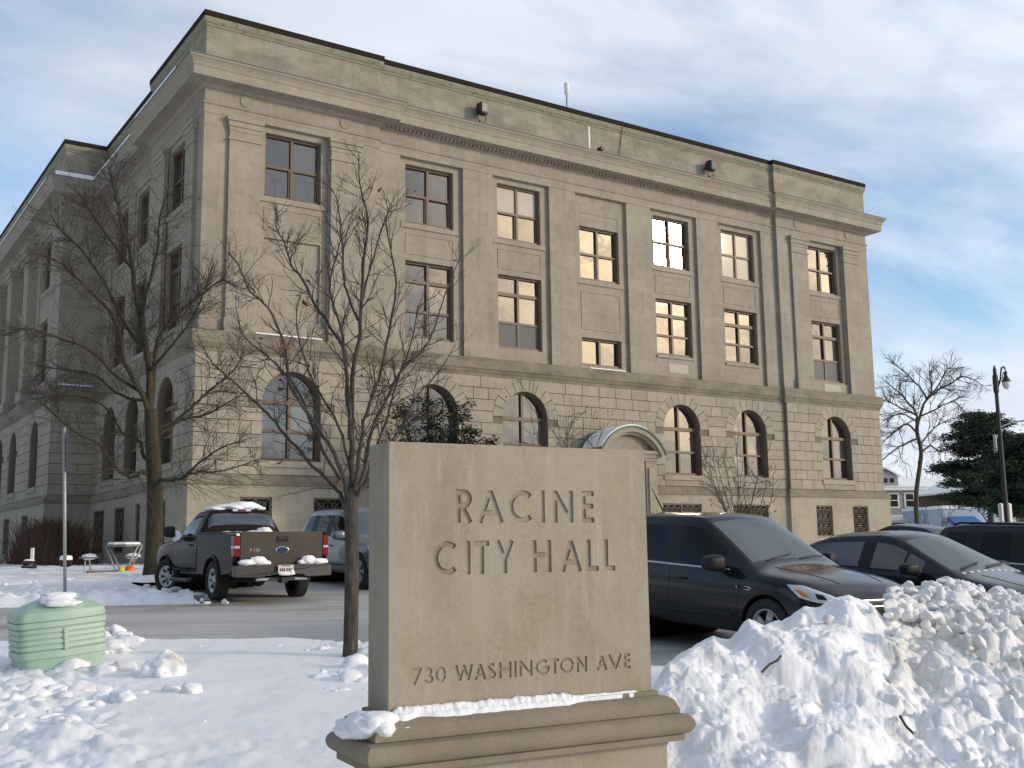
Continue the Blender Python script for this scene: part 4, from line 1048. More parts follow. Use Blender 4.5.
def wheel(root, x, y, z, rad, wid, side, spokes=5, steer=0, rimm=None, rr=.66, disc=False):
    """side: +1 left, -1 right"""
    MT = Matrix.Translation((x, y, z)) @ Matrix.Rotation(steer, 4, 'Z') @ Matrix.Rotation(R(-90*side), 4, 'X')
    t = MB(); h = wid/2; ri = rad*rr
    prof = [(ri, -h*.8), (ri+.02, -h*.95), (rad-.05, -h), (rad-.012, -h*.86), (rad, -h*.6), (rad-.006, -h*.25), (rad, 0), (rad-.006, h*.25), (rad, h*.6), (rad-.012, h*.86), (rad-.05, h), (ri+.02, h*.95), (ri, h*.8), (ri*.98, h*.3)]
    t.lathe(prof, MT, 40, cap=False); w = t.build('wheel', M['rubber'], root, smooth=True)
    g = MB(); g.lathe([(ri*1.0, h*.85), (ri*.94, h*.88), (ri*.90, h*.62), (ri*.92, h*.1)], MT, 36, cap=False); g.lathe([(.0, h*.70), (ri*.20, h*.72), (ri*.24, h*.60), (ri*.24, h*.4)], MT, 20, cap=False)
    if disc:            # pressed wheel with round holes
        g.lathe([(0, h*.70), (ri*.30, h*.70), (ri*.40, h*.50), (ri*.86, h*.72), (ri*.93, h*.80)], MT, 36, cap=False)
        for k in range(spokes):
            a = 2*math.pi*k/spokes; c_ = Vector((ri*.64*math.cos(a), ri*.64*math.sin(a), h*.64))
            g.cur = 1; g.lathe([(0, .012), (.034, .012), (.036, .0)], MT @ Matrix.Translation(c_) @ Matrix.Rotation(a, 4, 'Z') @ Matrix.Diagonal((1.15, .8, 1, 1)), 14, cap=False)
    for k in range(0 if disc else spokes):
        a = 2*math.pi*k/spokes
        for da in ((-.13, .13) if spokes < 8 else (0,)):
            p0 = Vector((ri*.16*math.cos(a), ri*.16*math.sin(a), h*.62)); p1 = Vector((ri*.93*math.cos(a+da), ri*.93*math.sin(a+da), h*.66))
            g.tube([MT @ p0, MT @ p1], [.045, .026], 6)
    g.build('rim', [rimm or M['rim'], M['black']], w, smooth=True)
    g = MB(); g.lathe([(0, h*.06), (ri*.95, h*.08)], MT, 24, cap=False); g.build('brake_disc', M['iron'], w)
    return w
def liner(root, x, z, r, yw=.72):
    t = MB(); M_ = Matrix.Translation((x, 0, z)) @ Matrix.Rotation(R(90), 4, 'X')
    t.lathe([(r*.98, -yw), (r*.98, yw)], M_, 24); t.build('wheel_well', M['black'], root)
def mirror(root, x, y, z, side, m, sx=.11, sy=.12, sz=.085):
    t = MB(); bm = bmesh.new(); bmesh.ops.create_icosphere(bm, subdivisions=4, radius=1); P_ = 2.0/3.4; vs = []
    for v in bm.verts:
        c = Vector([math.copysign(abs(q)**P_, q) for q in v.co]); k = 1-.18*(c.y*side) ; vs.append((x+c.x*sx*k*.8, y+side*sy*.9+c.y*sy, z+c.z*sz*k))
    t.add(vs, [tuple(v.index for v in f.verts) for f in bm.faces]); bm.free(); o = t.build('wing_mirror', m, root, smooth=True)
    t = MB(); t.tube([(x+.03, y-side*.06, z-.09), (x, y+side*.05, z-.05)], [.04, .03], 8); t.build('mirror_arm', M['black'], o)
    return o
def cabin(root, x0, x1, w, zs, zt, rows=((.25, .0), (-.75, .0))):
    for xr, _ in rows:
        for s in (-1, 1):
            t = MB(); t.box(xr-.28, xr+.26, s*.38-.25, s*.38+.25, zs-.32, zs-.16); t.box(xr-.38, xr-.22, s*.38-.24, s*.38+.24, zs-.2, zt-.30); t.box(xr-.40, xr-.28, s*.38-.13, s*.38+.13, zt-.27, zt-.07)
            bevel(t.build('seat', M['seat'], root), .05)
    t = MB(); t.box(x1-.35, x1+.15, -w, w, zs-.30, zs-.04); bevel(t.build('dashboard', M['black'], root), .05)
    t = MB(); t.lathe([(0, 0), (.001, 0)], None, 3); t = MB()
    t.tube([(x1-.50+.08*math.sin(a*math.pi/8), .38+.18*math.cos(a*math.pi/8), zs+.0+.17*math.sin(a*math.pi/8)) for a in range(17)], .018, 6); t.build('steering_wheel', M['black'], root)

CARG = 'cars parked in front of city hall'
# ---- dark grey crossover beside the sign
def crossover(name, label, loc, head, pitch, pm, detailed=True, L_=2.24, rails=True):
    r = thing(name, label, 'car', loc, 0, CARG, rot=(0, pitch, head))
    w = .92
    st = [cab(-2.27, .70, .50, .86, .50, .94, .97), cab(-2.24, .80, .40, .98, .62, 1.02, 1.05), cab(-2.16, .88, .34, 1.05, .64, 1.12, 1.17), cab(-1.98, .91, .26, 1.07, .64, 1.50, 1.58), cab(-1.84, .915, .24, 1.06, .655, 1.575, 1.64),
          cab(-1.30, w, .22, 1.03, .675, 1.605, 1.685), cab(-1.18, w, .22, 1.025, .675, 1.605, 1.6855), cab(-.40, w, .22, 1.01, .68, 1.61, 1.70), cab(-.28, w, .22, 1.005, .68, 1.61, 1.70), cab(-.02, w, .22, 1.0, .67, 1.60, 1.69),
          cab(.10, w, .22, 1.0, .66, 1.565, 1.65), cab(.60, w, .22, .99, .70, 1.27, 1.37), cab(1.00, w, .22, .99, .78, 1.045, 1.12), hood(1.14, .92, .22, .985, 1.06), hood(1.5, .92, .22, .965, 1.02), hood(1.85, .905, .22, .91, .955), hood(2.08, .83, .24, .83, .88), hood(2.20, .70, .30, .76, .80), hood(2.25, .55, .40, .68, .70)]
    def region(i, j, neg):
        if j == 4:
            if i in (5, 7): return 'window_pillar#%d%d' % (i, neg)
            if i in (4,): return 'side_window#a%d' % neg
            if i in (6,): return 'side_window#b'+('n' if neg else 'p')
            if i in (8, 9, 10): return 'side_window#c'+('n' if neg else 'p')
        if j in (6, 7):
            if i in (10, 11): return 'windshield'
            if i in (2, 3): return 'rear_window'
        return 'body'
    mats = {'window_pillar': M['black'], 'windshield': M['windshield'], 'rear_window': M['tint'], 'side_window': M['tint'], 'side_window#bn': M['tint'], 'side_window#bp': M['carglass'], 'side_window#cn': M['tint'], 'side_window#cp': M['carglass']}
    bvh, parts = build_car(r, st, region, pm, ((-1.345, .36), (1.345, .36)), .40, mats)
    for x in (-1.345, 1.345):
        liner(r, x, .38, .43)
        for s in (-1, 1): wheel(r, x, s*.80, .36, .355, .225, s, 5)
    for s in (-1, 1): mirror(r, .62, s*.93, 1.085, s, pm if pm is M['silverpaint'] else M['black'], .15, .135, .098)
    cabin(r, 0, .95, .72, 1.02, 1.58)
    S = lambda x, z, s=-1: (x, s*1.5, z)
    for s in (-1, 1):
        d = (0, -s, 0)
        seam(bvh, [S(.92, .96, s), (.90, s*1.5, .60), (.80, s*1.5, .34)], d, r); seam(bvh, [S(-.34, .98, s), S(-.34, .40, s), S(-.25, .30, s)], d, r)
        seam(bvh, [S(.80, .30, s), S(-1.0, .30, s)], d, r); seam(bvh, [S(-1.25, 1.0, s), S(-1.22, .85, s), S(-.95, .55, s)], d, r)
        seam(bvh, [S(.72, 1.005, s), S(-.4, 1.022, s), S(-1.3, 1.04, s), S(-1.95, 1.08, s)], d, r, 'chrome_strip', .011, M['chrome'], 6)
        seam(bvh, [S(.8, .47, s), S(-1.0, .44, s)], d, r, 'sill_moulding', .02, M['black'], 6)
        for hx in (-.12, -1.0):
            t = MB(); p = cast(bvh, (hx, s*2, .86), d, .02); t.tube([p+Vector((-.11, 0, 0)), p+Vector((0, s*.015, .005)), p+Vector((.11, 0, 0))], [.012, .018, .012], 8); t.build('door_handle', pm, r, smooth=True)
        dd = (-.75, -s, -.05)
        drape(bvh, [(1.66, s*.92, .90), (1.86, s*.86, .905), (2.10, s*.62, .80), (2.17, s*.50, .74), (2.12, s*.60, .69), (1.98, s*.80, .72), (1.84, s*.90, .76)], dd, M['lens'], 'headlight', r, .008)
        drape(bvh, [(1.76, s*.90, .855), (1.85, s*.885, .85), (1.96, s*.80, .755), (1.88, s*.87, .77)], dd, M['amber'], 'indicator', r, .014)
        drape(bvh, [(1.98, s*.78, .82), (2.05, s*.70, .80), (2.08, s*.66, .74), (2.0, s*.76, .75)], dd, M['black'], 'lamp_bezel', r, .015)
        t = MB(); p = cast(bvh, (.98, s*2, .80), d, .004)
        for dz in (0, .035): t.tube([p+Vector((-.10, 0, dz)), p+Vector((.10, 0, dz-.01))], .006, 5)
        t.tube([p+Vector((-.10, 0, 0)), p+Vector((-.10, 0, .035))], .006, 5); t.tube([p+Vector((.10, 0, -.01)), p+Vector((.14, 0, .01)), p+Vector((.10, 0, .025))], .006, 5); t.build('fender_vent', M['chrome'], r)
    d = (-1, 0, 0)
    drape(bvh, [(3, -.52, .76), (3, .52, .76), (3, .46, .60), (3, -.46, .60)], d, M['black'], 'grille', r, .008)
    for z in (.735, .665): seam(bvh, [(3, -.5, z), (3, 0, z), (3, .5, z)], d, r, 'grille_bar', .014, M['chrome'], 6)
    drape(bvh, [(3, -.6, .50), (3, .6, .50), (3, .5, .32), (3, -.5, .32)], d, M['black'], 'lower_grille', r, .008)
    t = MB(); t.tube([(-1.45, 0, 1.655), (-1.48, 0, 1.69), (-1.72, 0, 2.0)], [.03, .012, .006], 6); t.build('antenna', M['black'], r)
    for s in (-1, 1):
        t = MB(); t.tube([(.10, s*.56, 1.60), (-.1, s*.575, 1.665), (-1.6, s*.56, 1.655), (-1.75, s*.55, 1.62)], .018, 6); rails and t.build('roof_rail', M['black'], r)
        drape(bvh, [(-2.5, s*.80, 1.02), (-2.5, s*.62, 1.0), (-2.5, s*.62, .86), (-2.5, s*.82, .84)], (1, 0, 0), M['redlens'], 'tail_light', r, .01)
    t = MB(); p = cast(bvh, (.5, -.1, 3), (0, 0, -1), .0)
    t.box(.20, .22, -.13, .13, 1.40, 1.48); t.build('rear_view_mirror', M['black'], r)
    for y0 in (-.5, .1):
        t = MB(); q = []
        for k in range(7):
            h = cast(bvh, (.98-.015*k, y0+.09*k, 3), (0, 0, -1), .012); 
            if h is not None: q.append(h)
        t.tube(q, .006, 5); t.build('wiper', M['black'], r)
    for y in (-.42, .42): seam(bvh, [(1.15, y*1.25, 3), (1.6, y*1.1, 3), (2.05, y*.85, 3)], (0, 0, -1), r, 'hood_crease', .006, pm, 6, -.001)
    return r, bvh
crossover('parked_crossover', 'dark grey crossover with clear headlight parked beside the stone sign', (-.62, -25.82, gz(-.52, -25.78)+.02), R(-90.2), .05, M['suvpaint'], rails=False)[0].scale = (1.02, 1.02, 1.03)
# ---- blue-grey saloon in the next stall
def saloon(name, label, loc, head, pitch, pm):
    r = thing(name, label, 'car', loc, 0, CARG, rot=(0, pitch, head)); w = .885
    st = [hood(-2.28, .62, .42, .86, .90), hood(-2.24, .76, .34, .95, 1.0), hood(-2.05, .85, .28, 1.0, 1.06), hood(-1.90, .87, .24, .99, 1.08), cab(-1.80, w, .22, .985, .72, 1.06, 1.13), cab(-1.30, w, .2, .97, .62, 1.29, 1.385), cab(-.98, w, .2, .96, .60, 1.345, 1.44),
          cab(-.34, w, .2, .945, .605, 1.375, 1.47), cab(-.22, w, .2, .94, .605, 1.375, 1.47), cab(.0, w, .2, .935, .60, 1.355, 1.455), cab(.14, w, .2, .93, .595, 1.325, 1.425), cab(.66, w, .2, .92, .68, 1.10, 1.19), cab(1.10, w, .2, .91, .77, .945, 1.01), hood(1.26, .88, .2, .90, .955), hood(1.6, .88, .2, .86, .90), hood(1.95, .84, .22, .78, .82), hood(2.15, .74, .26, .70, .73), hood(2.25, .58, .36, .62, .64)]
    def region(i, j, neg):
        if j == 4:
            if i == 7: return 'window_pillar#%d' % neg
            if i in (5, 6): return 'side_window#a%d' % neg
            if i in (8, 9): return 'side_window#b%d' % neg
            if i == 10: return 'side_window#c%d' % neg
        if j in (6, 7):
            if i in (10, 11): return 'windshield'
            if i in (3, 4): return 'rear_window'
        return 'body'
    g = M['carglass']
    bvh, parts = build_car(r, st, region, pm, ((-1.33, .33), (1.34, .33)), .37, {**{k: g for k in ('rear_window', 'side_window')}, 'window_pillar': M['black'], 'windshield': M['windshield']})
    for x in (-1.33, 1.34):
        liner(r, x, .35, .40)
        for s in (-1, 1): wheel(r, x, s*.77, .33, .325, .21, s, 10)
    for s in (-1, 1): mirror(r, .60, s*.90, .995, s, M['black'], .13, .13, .078)
    cabin(r, -.05, .98, .68, .92, 1.36, ((.1, 0), (-.8, 0)))
    S = lambda x, z, s: (x, s*1.5, z)
    for s in (-1, 1):
        d = (0, -s, 0)
        seam(bvh, [S(.80, .90, s), S(.78, .55, s), S(.70, .3, s)], d, r); seam(bvh, [S(-.28, .93, s), S(-.28, .35, s)], d, r); seam(bvh, [S(-1.15, .96, s), S(-1.2, .8, s), S(-.95, .5, s)], d, r)
        seam(bvh, [S(.34, 1.22, s), S(.34, .93, s)], d, r, 'window_divider', .016, M['black'], 6)
        seam(bvh, [S(.95, .935, s), S(-.3, .955, s), S(-1.5, .985, s)], d, r, 'belt_trim', .010, M['black'], 6)
        for hx in (-.08, -.95):
            t = MB(); p = cast(bvh, (hx, s*2, .80), d, .02); t.tube([p+Vector((-.1, 0, 0)), p+Vector((0, s*.015, 0)), p+Vector((.1, 0, 0))], [.012, .017, .012], 8); t.build('door_handle', pm, r, smooth=True)
        drape(bvh, [(1.75, s*.86, .80), (2.0, s*.78, .76), (2.2, s*.55, .67), (2.15, s*.55, .60), (1.9, s*.84, .68)], (-.75, -s, -.05), M['lens'], 'headlight', r, .008)
        drape(bvh, [(-2.5, s*.78, .92), (-2.5, s*.45, .92), (-2.5, s*.45, .80), (-2.5, s*.78, .78)], (1, 0, 0), M['redlens'], 'tail_light', r, .01)
    drape(bvh, [(3, -.42, .64), (3, .42, .64), (3, .36, .50), (3, -.36, .50)], (-1, 0, 0), M['black'], 'grille', r, .008)
    t = MB(); t.box(.16, .18, -.12, .12, 1.22, 1.29); t.build('rear_view_mirror', M['black'], r)
    for y0 in (-.55, .0):
        t = MB(); q = [cast(bvh, (1.07-.02*k, y0+.09*k, 3), (0, 0, -1), .015) for k in range(7)]; t.tube([p for p in q if p is not None], .010, 5); t.build('wiper', M['black'], r)
    t = MB()
    for k in range(9): p = cast(bvh, (1.16, -.62+.15*k, 3), (0, 0, -1), -.005); t.ico(p, .022+.012*random.random(), 1, .3, 2, (1.2, 1.6, .6), k)
    t.build('snow_crumbs', M['snow'], r, smooth=True)
    for y in (-.38, .38): seam(bvh, [(1.3, y*1.2, 3), (1.7, y*1.1, 3), (2.1, y*.8, 3)], (0, 0, -1), r, 'hood_crease', .006, pm, 6, -.001)
    return r
saloon('parked_sedan', 'dark blue grey sedan in the stall next to the grey crossover', (2.30, -26.55, gz(2.3, -26.55)), R(-91.5), .05, M['sedanpaint']).scale = (1, 1, 1.03)
r3, _ = crossover('parked_crossover', 'black crossover cut off by the right edge of the photo', (6.15, -26.6, gz(6.15, -26.6)-.06), R(-92), .05, M['blackpaint'])
saloon('parked_sedan', 'black car showing only its roof between the dark sedan and the city hall corner', (15.8, -16.2, gz(15.8, -16.2)), R(90), -.03, M['blackpaint'])
saloon('parked_sedan', 'dark car whose tail just shows above the windshield of the grey crossover', (8.6, -15.7, gz(8.6, -15.7)-.04), R(90), -.03, M['blackpaint'])
r6, _ = crossover('parked_crossover', 'silver crossover parked between the brown pickup and the slim tree', (.15, -13.1, gz(.15, -13.1)), R(-91), .03, M['silverpaint'])
r6.scale = (1.09, 1.05, 1.06)

# ---- brown-grey pickup, nose to the building
PU = thing('pickup_truck', 'brown grey pickup truck with snow on roof and rear bumper', 'pickup', (-3.37, -15.22, gz(-3.37, -15.22)), 0, CARG, rot=(0, -.012, R(90)))
pm = M['pickpaint']
st = [cab(.97, .94, .50, 1.27, .72, 1.30, 1.36, .5), cab(.985, .955, .46, 1.29, .70, 1.40, 1.47, .5), cab(1.08, .96, .44, 1.29, .655, 1.72, 1.80, .5), cab(1.20, .96, .44, 1.285, .65, 1.75, 1.84), cab(1.34, .96, .44, 1.28, .65, 1.76, 1.85), cab(1.9, .96, .44, 1.265, .65, 1.74, 1.84), cab(2.02, .96, .44, 1.26, .655, 1.72, 1.82),
      cab(2.45, .96, .44, 1.24, .72, 1.44, 1.53), cab(2.75, .96, .44, 1.22, .78, 1.27, 1.32), hood(2.88, .96, .44, 1.18, 1.25), hood(3.3, .965, .44, 1.15, 1.21), hood(3.8, .95, .44, 1.10, 1.16), hood(4.0, .92, .44, 1.04, 1.10), hood(4.12, .86, .46, .95, 1.0), hood(4.16, .80, .55, .88, .92)]
def preg(i, j, neg):
    if j == 4 and i in (4, 5, 6): return 'side_window#p' if neg else 'side_window#q'
    if j in (5, 6, 7) and i == 1: return 'rear_window'
    if j in (6, 7):
        if i in (6, 7): return 'windshield'
    return 'body'
bvh, parts = build_car(PU, st, preg, pm, ((3.2, .39),), .46, {k: M['carglass'] for k in ('side_window#p', 'side_window#q', 'windshield', 'rear_window')})
# bed: two side panels with arch, floor, front wall
for s in (1, -1):
    pol = [(-1.20, .62), (-1.20, 1.24), (-1.17, 1.30), (.945, 1.31), (.945, .50), (.46, .50)]+[(.46*math.cos(R(a)), .39+.46*math.sin(R(a))) for a in range(15, 180, 11)]+[(-.46, .50), (-1.1, .55)]
    t = MB(); t.prism(pol, lambda x, z: (x, s*(.88), z), lambda x, z: (x, s*.955, z)); o = bevel(t.build('bed_side', pm, PU), .018, 2, 40)
    t = MB(); arc = [Vector((.475*math.cos(R(a)), s*.955, .39+.475*math.sin(R(a)))) for a in range(8, 176, 8)]; t.tube(arc, [.035]*len(arc), 8); t.build('fender_flare', pm, o, smooth=True)
    t = MB(); t.box(-1.18, .94, s*.80 if s > 0 else -.97, .97 if s > 0 else s*.80, 1.305, 1.335); bevel(t.build('bed_rail', M['black'], PU), .012)
    t = MB(); arc = [Vector((3.2+.475*math.cos(R(a)), s*.955, .39+.475*math.sin(R(a)))) for a in range(5, 178, 8)]; t.tube(arc, .03, 8); t.build('fender_flare', pm, PU, smooth=True)
t = MB(); t.box(-1.15, .94, -.88, .88, .72, .78); t.box(.90, .945, -.88, .88, .78, 1.27); t.build('bed_floor', M['black'], PU)
t = MB(); pol = [(-.835, .70), (.835, .70), (.835, 1.31), (.80, 1.335), (-.80, 1.335), (-.835, 1.31)]; t.prism(pol, lambda y, z: (-1.20, y, z), lambda y, z: (-1.265, y, z)); tg = bevel(t.build('tailgate', M['picklit'], PU), .014)
t = MB(); t.box(-1.27, -1.262, -.765, .765, .845, .862); t.build('tailgate_crease', M['picklit'], tg)
t = MB(); t.box(-1.279, -1.262, -.12, .12, 1.14, 1.245); bevel(t.build('tailgate_handle', M['rubber'], tg), .012); 
t = MB(); t.box(-1.283, -1.276, -.085, .085, 1.20, 1.225); t.build('handle_lever', M['iron'], tg)
MX = Matrix.Translation((-1.264, 0, .985)) @ Matrix.Rotation(R(-90), 4, 'Y') @ Matrix.Diagonal((.45, 1, 1, 1))
t = MB(); t.lathe([(.135, 0), (.135, .008), (.12, .012)], MX, 32); bd = t.build('emblem', M['chrome'], tg)
t = MB(); t.lathe([(.118, .0125), (.116, .0145)], MX, 32); t.build('emblem_face', M['badge'], bd)
def small_text(txt, size, loc, rot, m, name, parent, ext=.002):
    c = bpy.data.curves.new(name, 'FONT'); c.body = txt; c.size = size; c.align_x = 'CENTER'; c.align_y = 'CENTER'; c.extrude = ext
    o = bpy.data.objects.new(name, c); COL.objects.link(o); dg = bpy.context.evaluated_depsgraph_get(); dg.update()
    me = bpy.data.meshes.new_from_object(o.evaluated_get(dg)); bpy.data.objects.remove(o)
    o = bpy.data.objects.new(name, me); COL.objects.link(o); me.materials.append(m); o.location = loc; o.rotation_euler = rot; o.parent = parent; WM[o.name] = WM[parent.name]; return o
RB_ = (R(90), 0, R(-90))
small_text('Ford', .085, (-1.2805, 0, .985), RB_, M['chrome'], 'emblem_script', bd)
small_text('F-150', .085, (-1.268, .55, .985), RB_, M['lens'], 'badge_lettering', tg)
for s in (1, -1):
    pol = [(s*.842, .86), (s*.962, .86), (s*.962, 1.26), (s*.842, 1.26)]
    t = MB(); t.prism(pol, lambda y, z: (-1.10, y, z), lambda y, z: (-1.268, y, z)); tl = bevel(t.build('tail_light', M['redlens'], PU), .015)
    t = MB(); t.box(-1.276, -1.266, min(s*.85, s*.955), max(s*.85, s*.955), 1.02, 1.065); t.box(-1.25, -1.12, min(s*.960, s*.966), max(s*.960, s*.966), 1.02, 1.065); t.build('reverse_lamp', M['lens'], tl)
t = MB(); pol = [(-.98, .50), (-.96, .48), (-.45, .47), (-.34, .52), (.34, .52), (.45, .47), (.96, .48), (.98, .50), (.97, .69), (.9, .71), (-.9, .71), (-.97, .69)]
bmp = MB(); bmp.prism(pol, lambda y, z: (-1.22, y, z), lambda y, z: (-1.46+.06*(abs(y)/.98)**2, y, z)); bo = bevel(bmp.build('bumper', mat('dark_grey_bumper', (.045, .043, .042), .45), PU), .02)
t = MB(); t.box(-1.475, -1.462, -.155, .155, .545, .70); pl_ = t.build('licence_plate', M['plate'], bo)
t = MB(); t.box(-1.4775, -1.4755, -.09, .09, .676, .692); t.build('plate_band', M['ink'], pl_)
t = MB()
for y, hh in ((-.11, .06), (-.07, .055), (-.03, .06), (.03, .058), (.07, .06), (.11, .055)): t.box(-1.478, -1.4755, y-.014, y+.014, .60-hh/2+.01, .60+hh/2+.01)
t.build('plate_characters', M['ink'], pl_)
t = MB(); t.box(-1.35, -1.25, -.55, .55, .40, .47); t.box(-1.42, -1.2, -.06, .06, .36, .46); t.build('hitch', M['iron'], PU)
t = MB()
for y in (-.35, .42): t.box(-1.362, -1.352, y-.12, y+.12, .415, .455)
t.build('hitch_label', M['lens'], PU)
t = MB(); t.tube([(.0, -.8, .40), (0, .8, .40)], .06, 8); t.ico((0, 0, .40), .16, 2, 0, 1, (1, 1, 1), 1); t.box(-1.0, 3.6, -.5, -.42, .45, .58); t.box(-1.0, 3.6, .42, .5, .45, .58); t.build('axle', M['iron'], PU)
t = MB(); t.tube([(1.1, .98, .40), (1.3, 1.02, .36), (2.3, 1.02, .36), (2.5, .98, .40)], .045, 8); t.build('running_board', M['black'], PU)
for x, st_ in ((0, 0), (3.2, R(24))):
    for s in (1, -1): wheel(PU, x, s*.83, .39, .39, .26, s, 7, st_ if x else 0, rr=.60, disc=True)
liner(PU, 3.2, .40, .47, .60)
mirror(PU, 2.42, 1.0, 1.36, 1, M['black'], .08, .13, .12); mirror(PU, 2.42, -1.0, 1.36, -1, M['black'], .08, .13, .12)
cabin(PU, 1.3, 2.75, .72, 1.25, 1.78, ((1.75, 0),))
S = lambda x, z, s: (x, s*1.6, z)
for s in (1, -1):
    d = (0, -s, 0)
    seam(bvh, [S(1.22, 1.25, s), S(1.22, .56, s), S(2.62, .56, s), S(2.68, .9, s), S(2.70, 1.2, s)], d, PU)
    seam(bvh, [S(1.25, 1.265, s), S(2.7, 1.225, s)], d, PU, 'belt_trim', .012, M['black'], 6)
    t = MB(); p = cast(bvh, (1.40, s*2, 1.08), d, .02); t.tube([p+Vector((-.11, 0, 0)), p+Vector((0, s*.015, 0)), p+Vector((.11, 0, 0))], [.014, .02, .014], 8); t.build('door_handle', M['black'], PU, smooth=True)
    seam(bvh, [S(1.05, .50, s), S(2.7, .50, s)], d, PU, 'lower_cladding', .05, M['black'], 6)
p = cast(bvh, (1.07, 0, 3), (0, 0, -1), 0)
t = MB(); t.box(1.03, 1.10, -.20, .20, 1.775, 1.825); bl = bevel(t.build('brake_lamp', M['lens'], PU), .008)
t = MB(); t.box(1.022, 1.032, -.09, .09, 1.782, 1.818); t.build('brake_lens', M['redlens'], bl)
PW = WM[PU.name]
def truck_snow(name, label, blobs, sub=3):
    mb = MB()
    for i, (x, y, z, rx, ry, rz) in enumerate(blobs):
        bm = bmesh.new(); bmesh.ops.create_icosphere(bm, subdivisions=sub, radius=1); vs = []
        for v in bm.verts:
            k = 1+.20*noise.noise(v.co*2+Vector((i*3.3, i, 1)))+.14*noise.noise(v.co*6+Vector((i, 4, i*2)))
            vs.append(PW @ Vector((x+v.co.x*rx*k, y+v.co.y*ry*k, z+v.co.z*rz*k)))
        mb.add(vs, [tuple(v.index for v in f.verts) for f in bm.faces]); bm.free()
    return tag(mb.build(name, M['snow'], smooth=True), label, 'snow')
truck_snow('snow_patch', 'snow cap on the roof of the brown pickup', [(1.5, 0, 1.86, .42, .52, .085), (1.35, -.15, 1.885, .25, .36, .105), (1.5, .42, 1.83, .35, .22, .06), (1.4, -.45, 1.84, .3, .17, .06)])
truck_snow('snow_patch', 'left of two snow patches on the rear bumper of the pickup', [(-1.37, .72, .755, .08, .19, .06), (-1.37, .52, .785, .08, .17, .085), (-1.36, .36, .745, .07, .10, .05)])
truck_snow('snow_patch', 'right of two snow patches on the rear bumper of the pickup', [(-1.37, -.72, .755, .08, .19, .06), (-1.37, -.50, .785, .08, .15, .09), (-1.36, -.36, .745, .07, .08, .05)])
truck_snow('snow_patch', 'small snow patch under the licence plate of the pickup', [(-1.475, -.02, .535, .03, .17, .035), (-1.475, -.12, .56, .03, .05, .05)])
truck_snow('snow_drift', 'snow lying in the bed of the pickup behind the cab', [(.6, -.2, 1.22, .3, .45, .15), (.55, -.32, 1.33, .16, .17, .11), (.65, .45, 1.22, .22, .35, .13), (.1, .1, 1.0, .7, .7, .2), (.78, .0, 1.27, .10, .75, .08)])
truck_snow('snow_clump', 'snow clump behind the left mirror of the pickup', [(2.5, .93, 1.27, .12, .08, .12), (2.38, .9, 1.24, .1, .06, .08)])
# ------------------------------------------------------------------ trees and shrubs
def twigs(mb, p, d, L, r, lev, rng, up=.25, spread=.8, nseg=5, kids=(3, 5), sides=3, taper=.35, leaves=None):
    pts = [p]; rr = [r]; q = Vector(p); d = Vector(d).normalized()
    for k in range(nseg):
        d = (d+Vector((rng.gauss(0, .16), rng.gauss(0, .16), rng.gauss(0, .13)+up*.16))).normalized(); q = q+d*L/nseg
        pts.append(q.copy()); rr.append(r*(1-(1-taper)*(k+1)/nseg))
    mb.tube(pts, rr, sides, cap=False)
    if lev <= 0:
        if leaves is not None and rng.random() < leaves[1]:
            c = pts[-1]; s = rng.uniform(.03, .06)
            leaves[0].add([c+Vector((rng.uniform(-s, s), rng.uniform(-s, s), rng.uniform(-s, s))) for _ in range(4)], [(0, 1, 2), (0, 2, 3)])
        return
    for k in range(rng.randint(*kids)):
        f = rng.uniform(.22, 1); i = min(nseg-1, int(f*nseg)); c = pts[i].lerp(pts[i+1], f*nseg-i); dd = (pts[i+1]-pts[i]).normalized()
        side = Vector((rng.gauss(0, 1), rng.gauss(0, 1), rng.gauss(0, .7))); side = (side-dd*side.dot(dd)).normalized()
        twigs(mb, c, dd+side*spread*rng.uniform(.6, 1.25), L*rng.uniform(.42, .75)*(1.1-.4*f), rr[i]*.62, lev-1, rng, up, spread, max(3, nseg-1), kids, sides, taper, leaves)
def smoothpath(pts, n=4):
    out = []
    for i in range(len(pts)-1):
        p0, p1, p2, p3 = pts[max(0, i-1)], pts[i], pts[i+1], pts[min(len(pts)-1, i+2)]
        for k in range(n):
            t = k/n; out.append(.5*((2*p1)+(p2-p0)*t+(2*p0-5*p1+4*p2-p3)*t*t+(3*p1-p0-3*p2+p3)*t**3))
    return out+[pts[-1]]
LW = 1.0
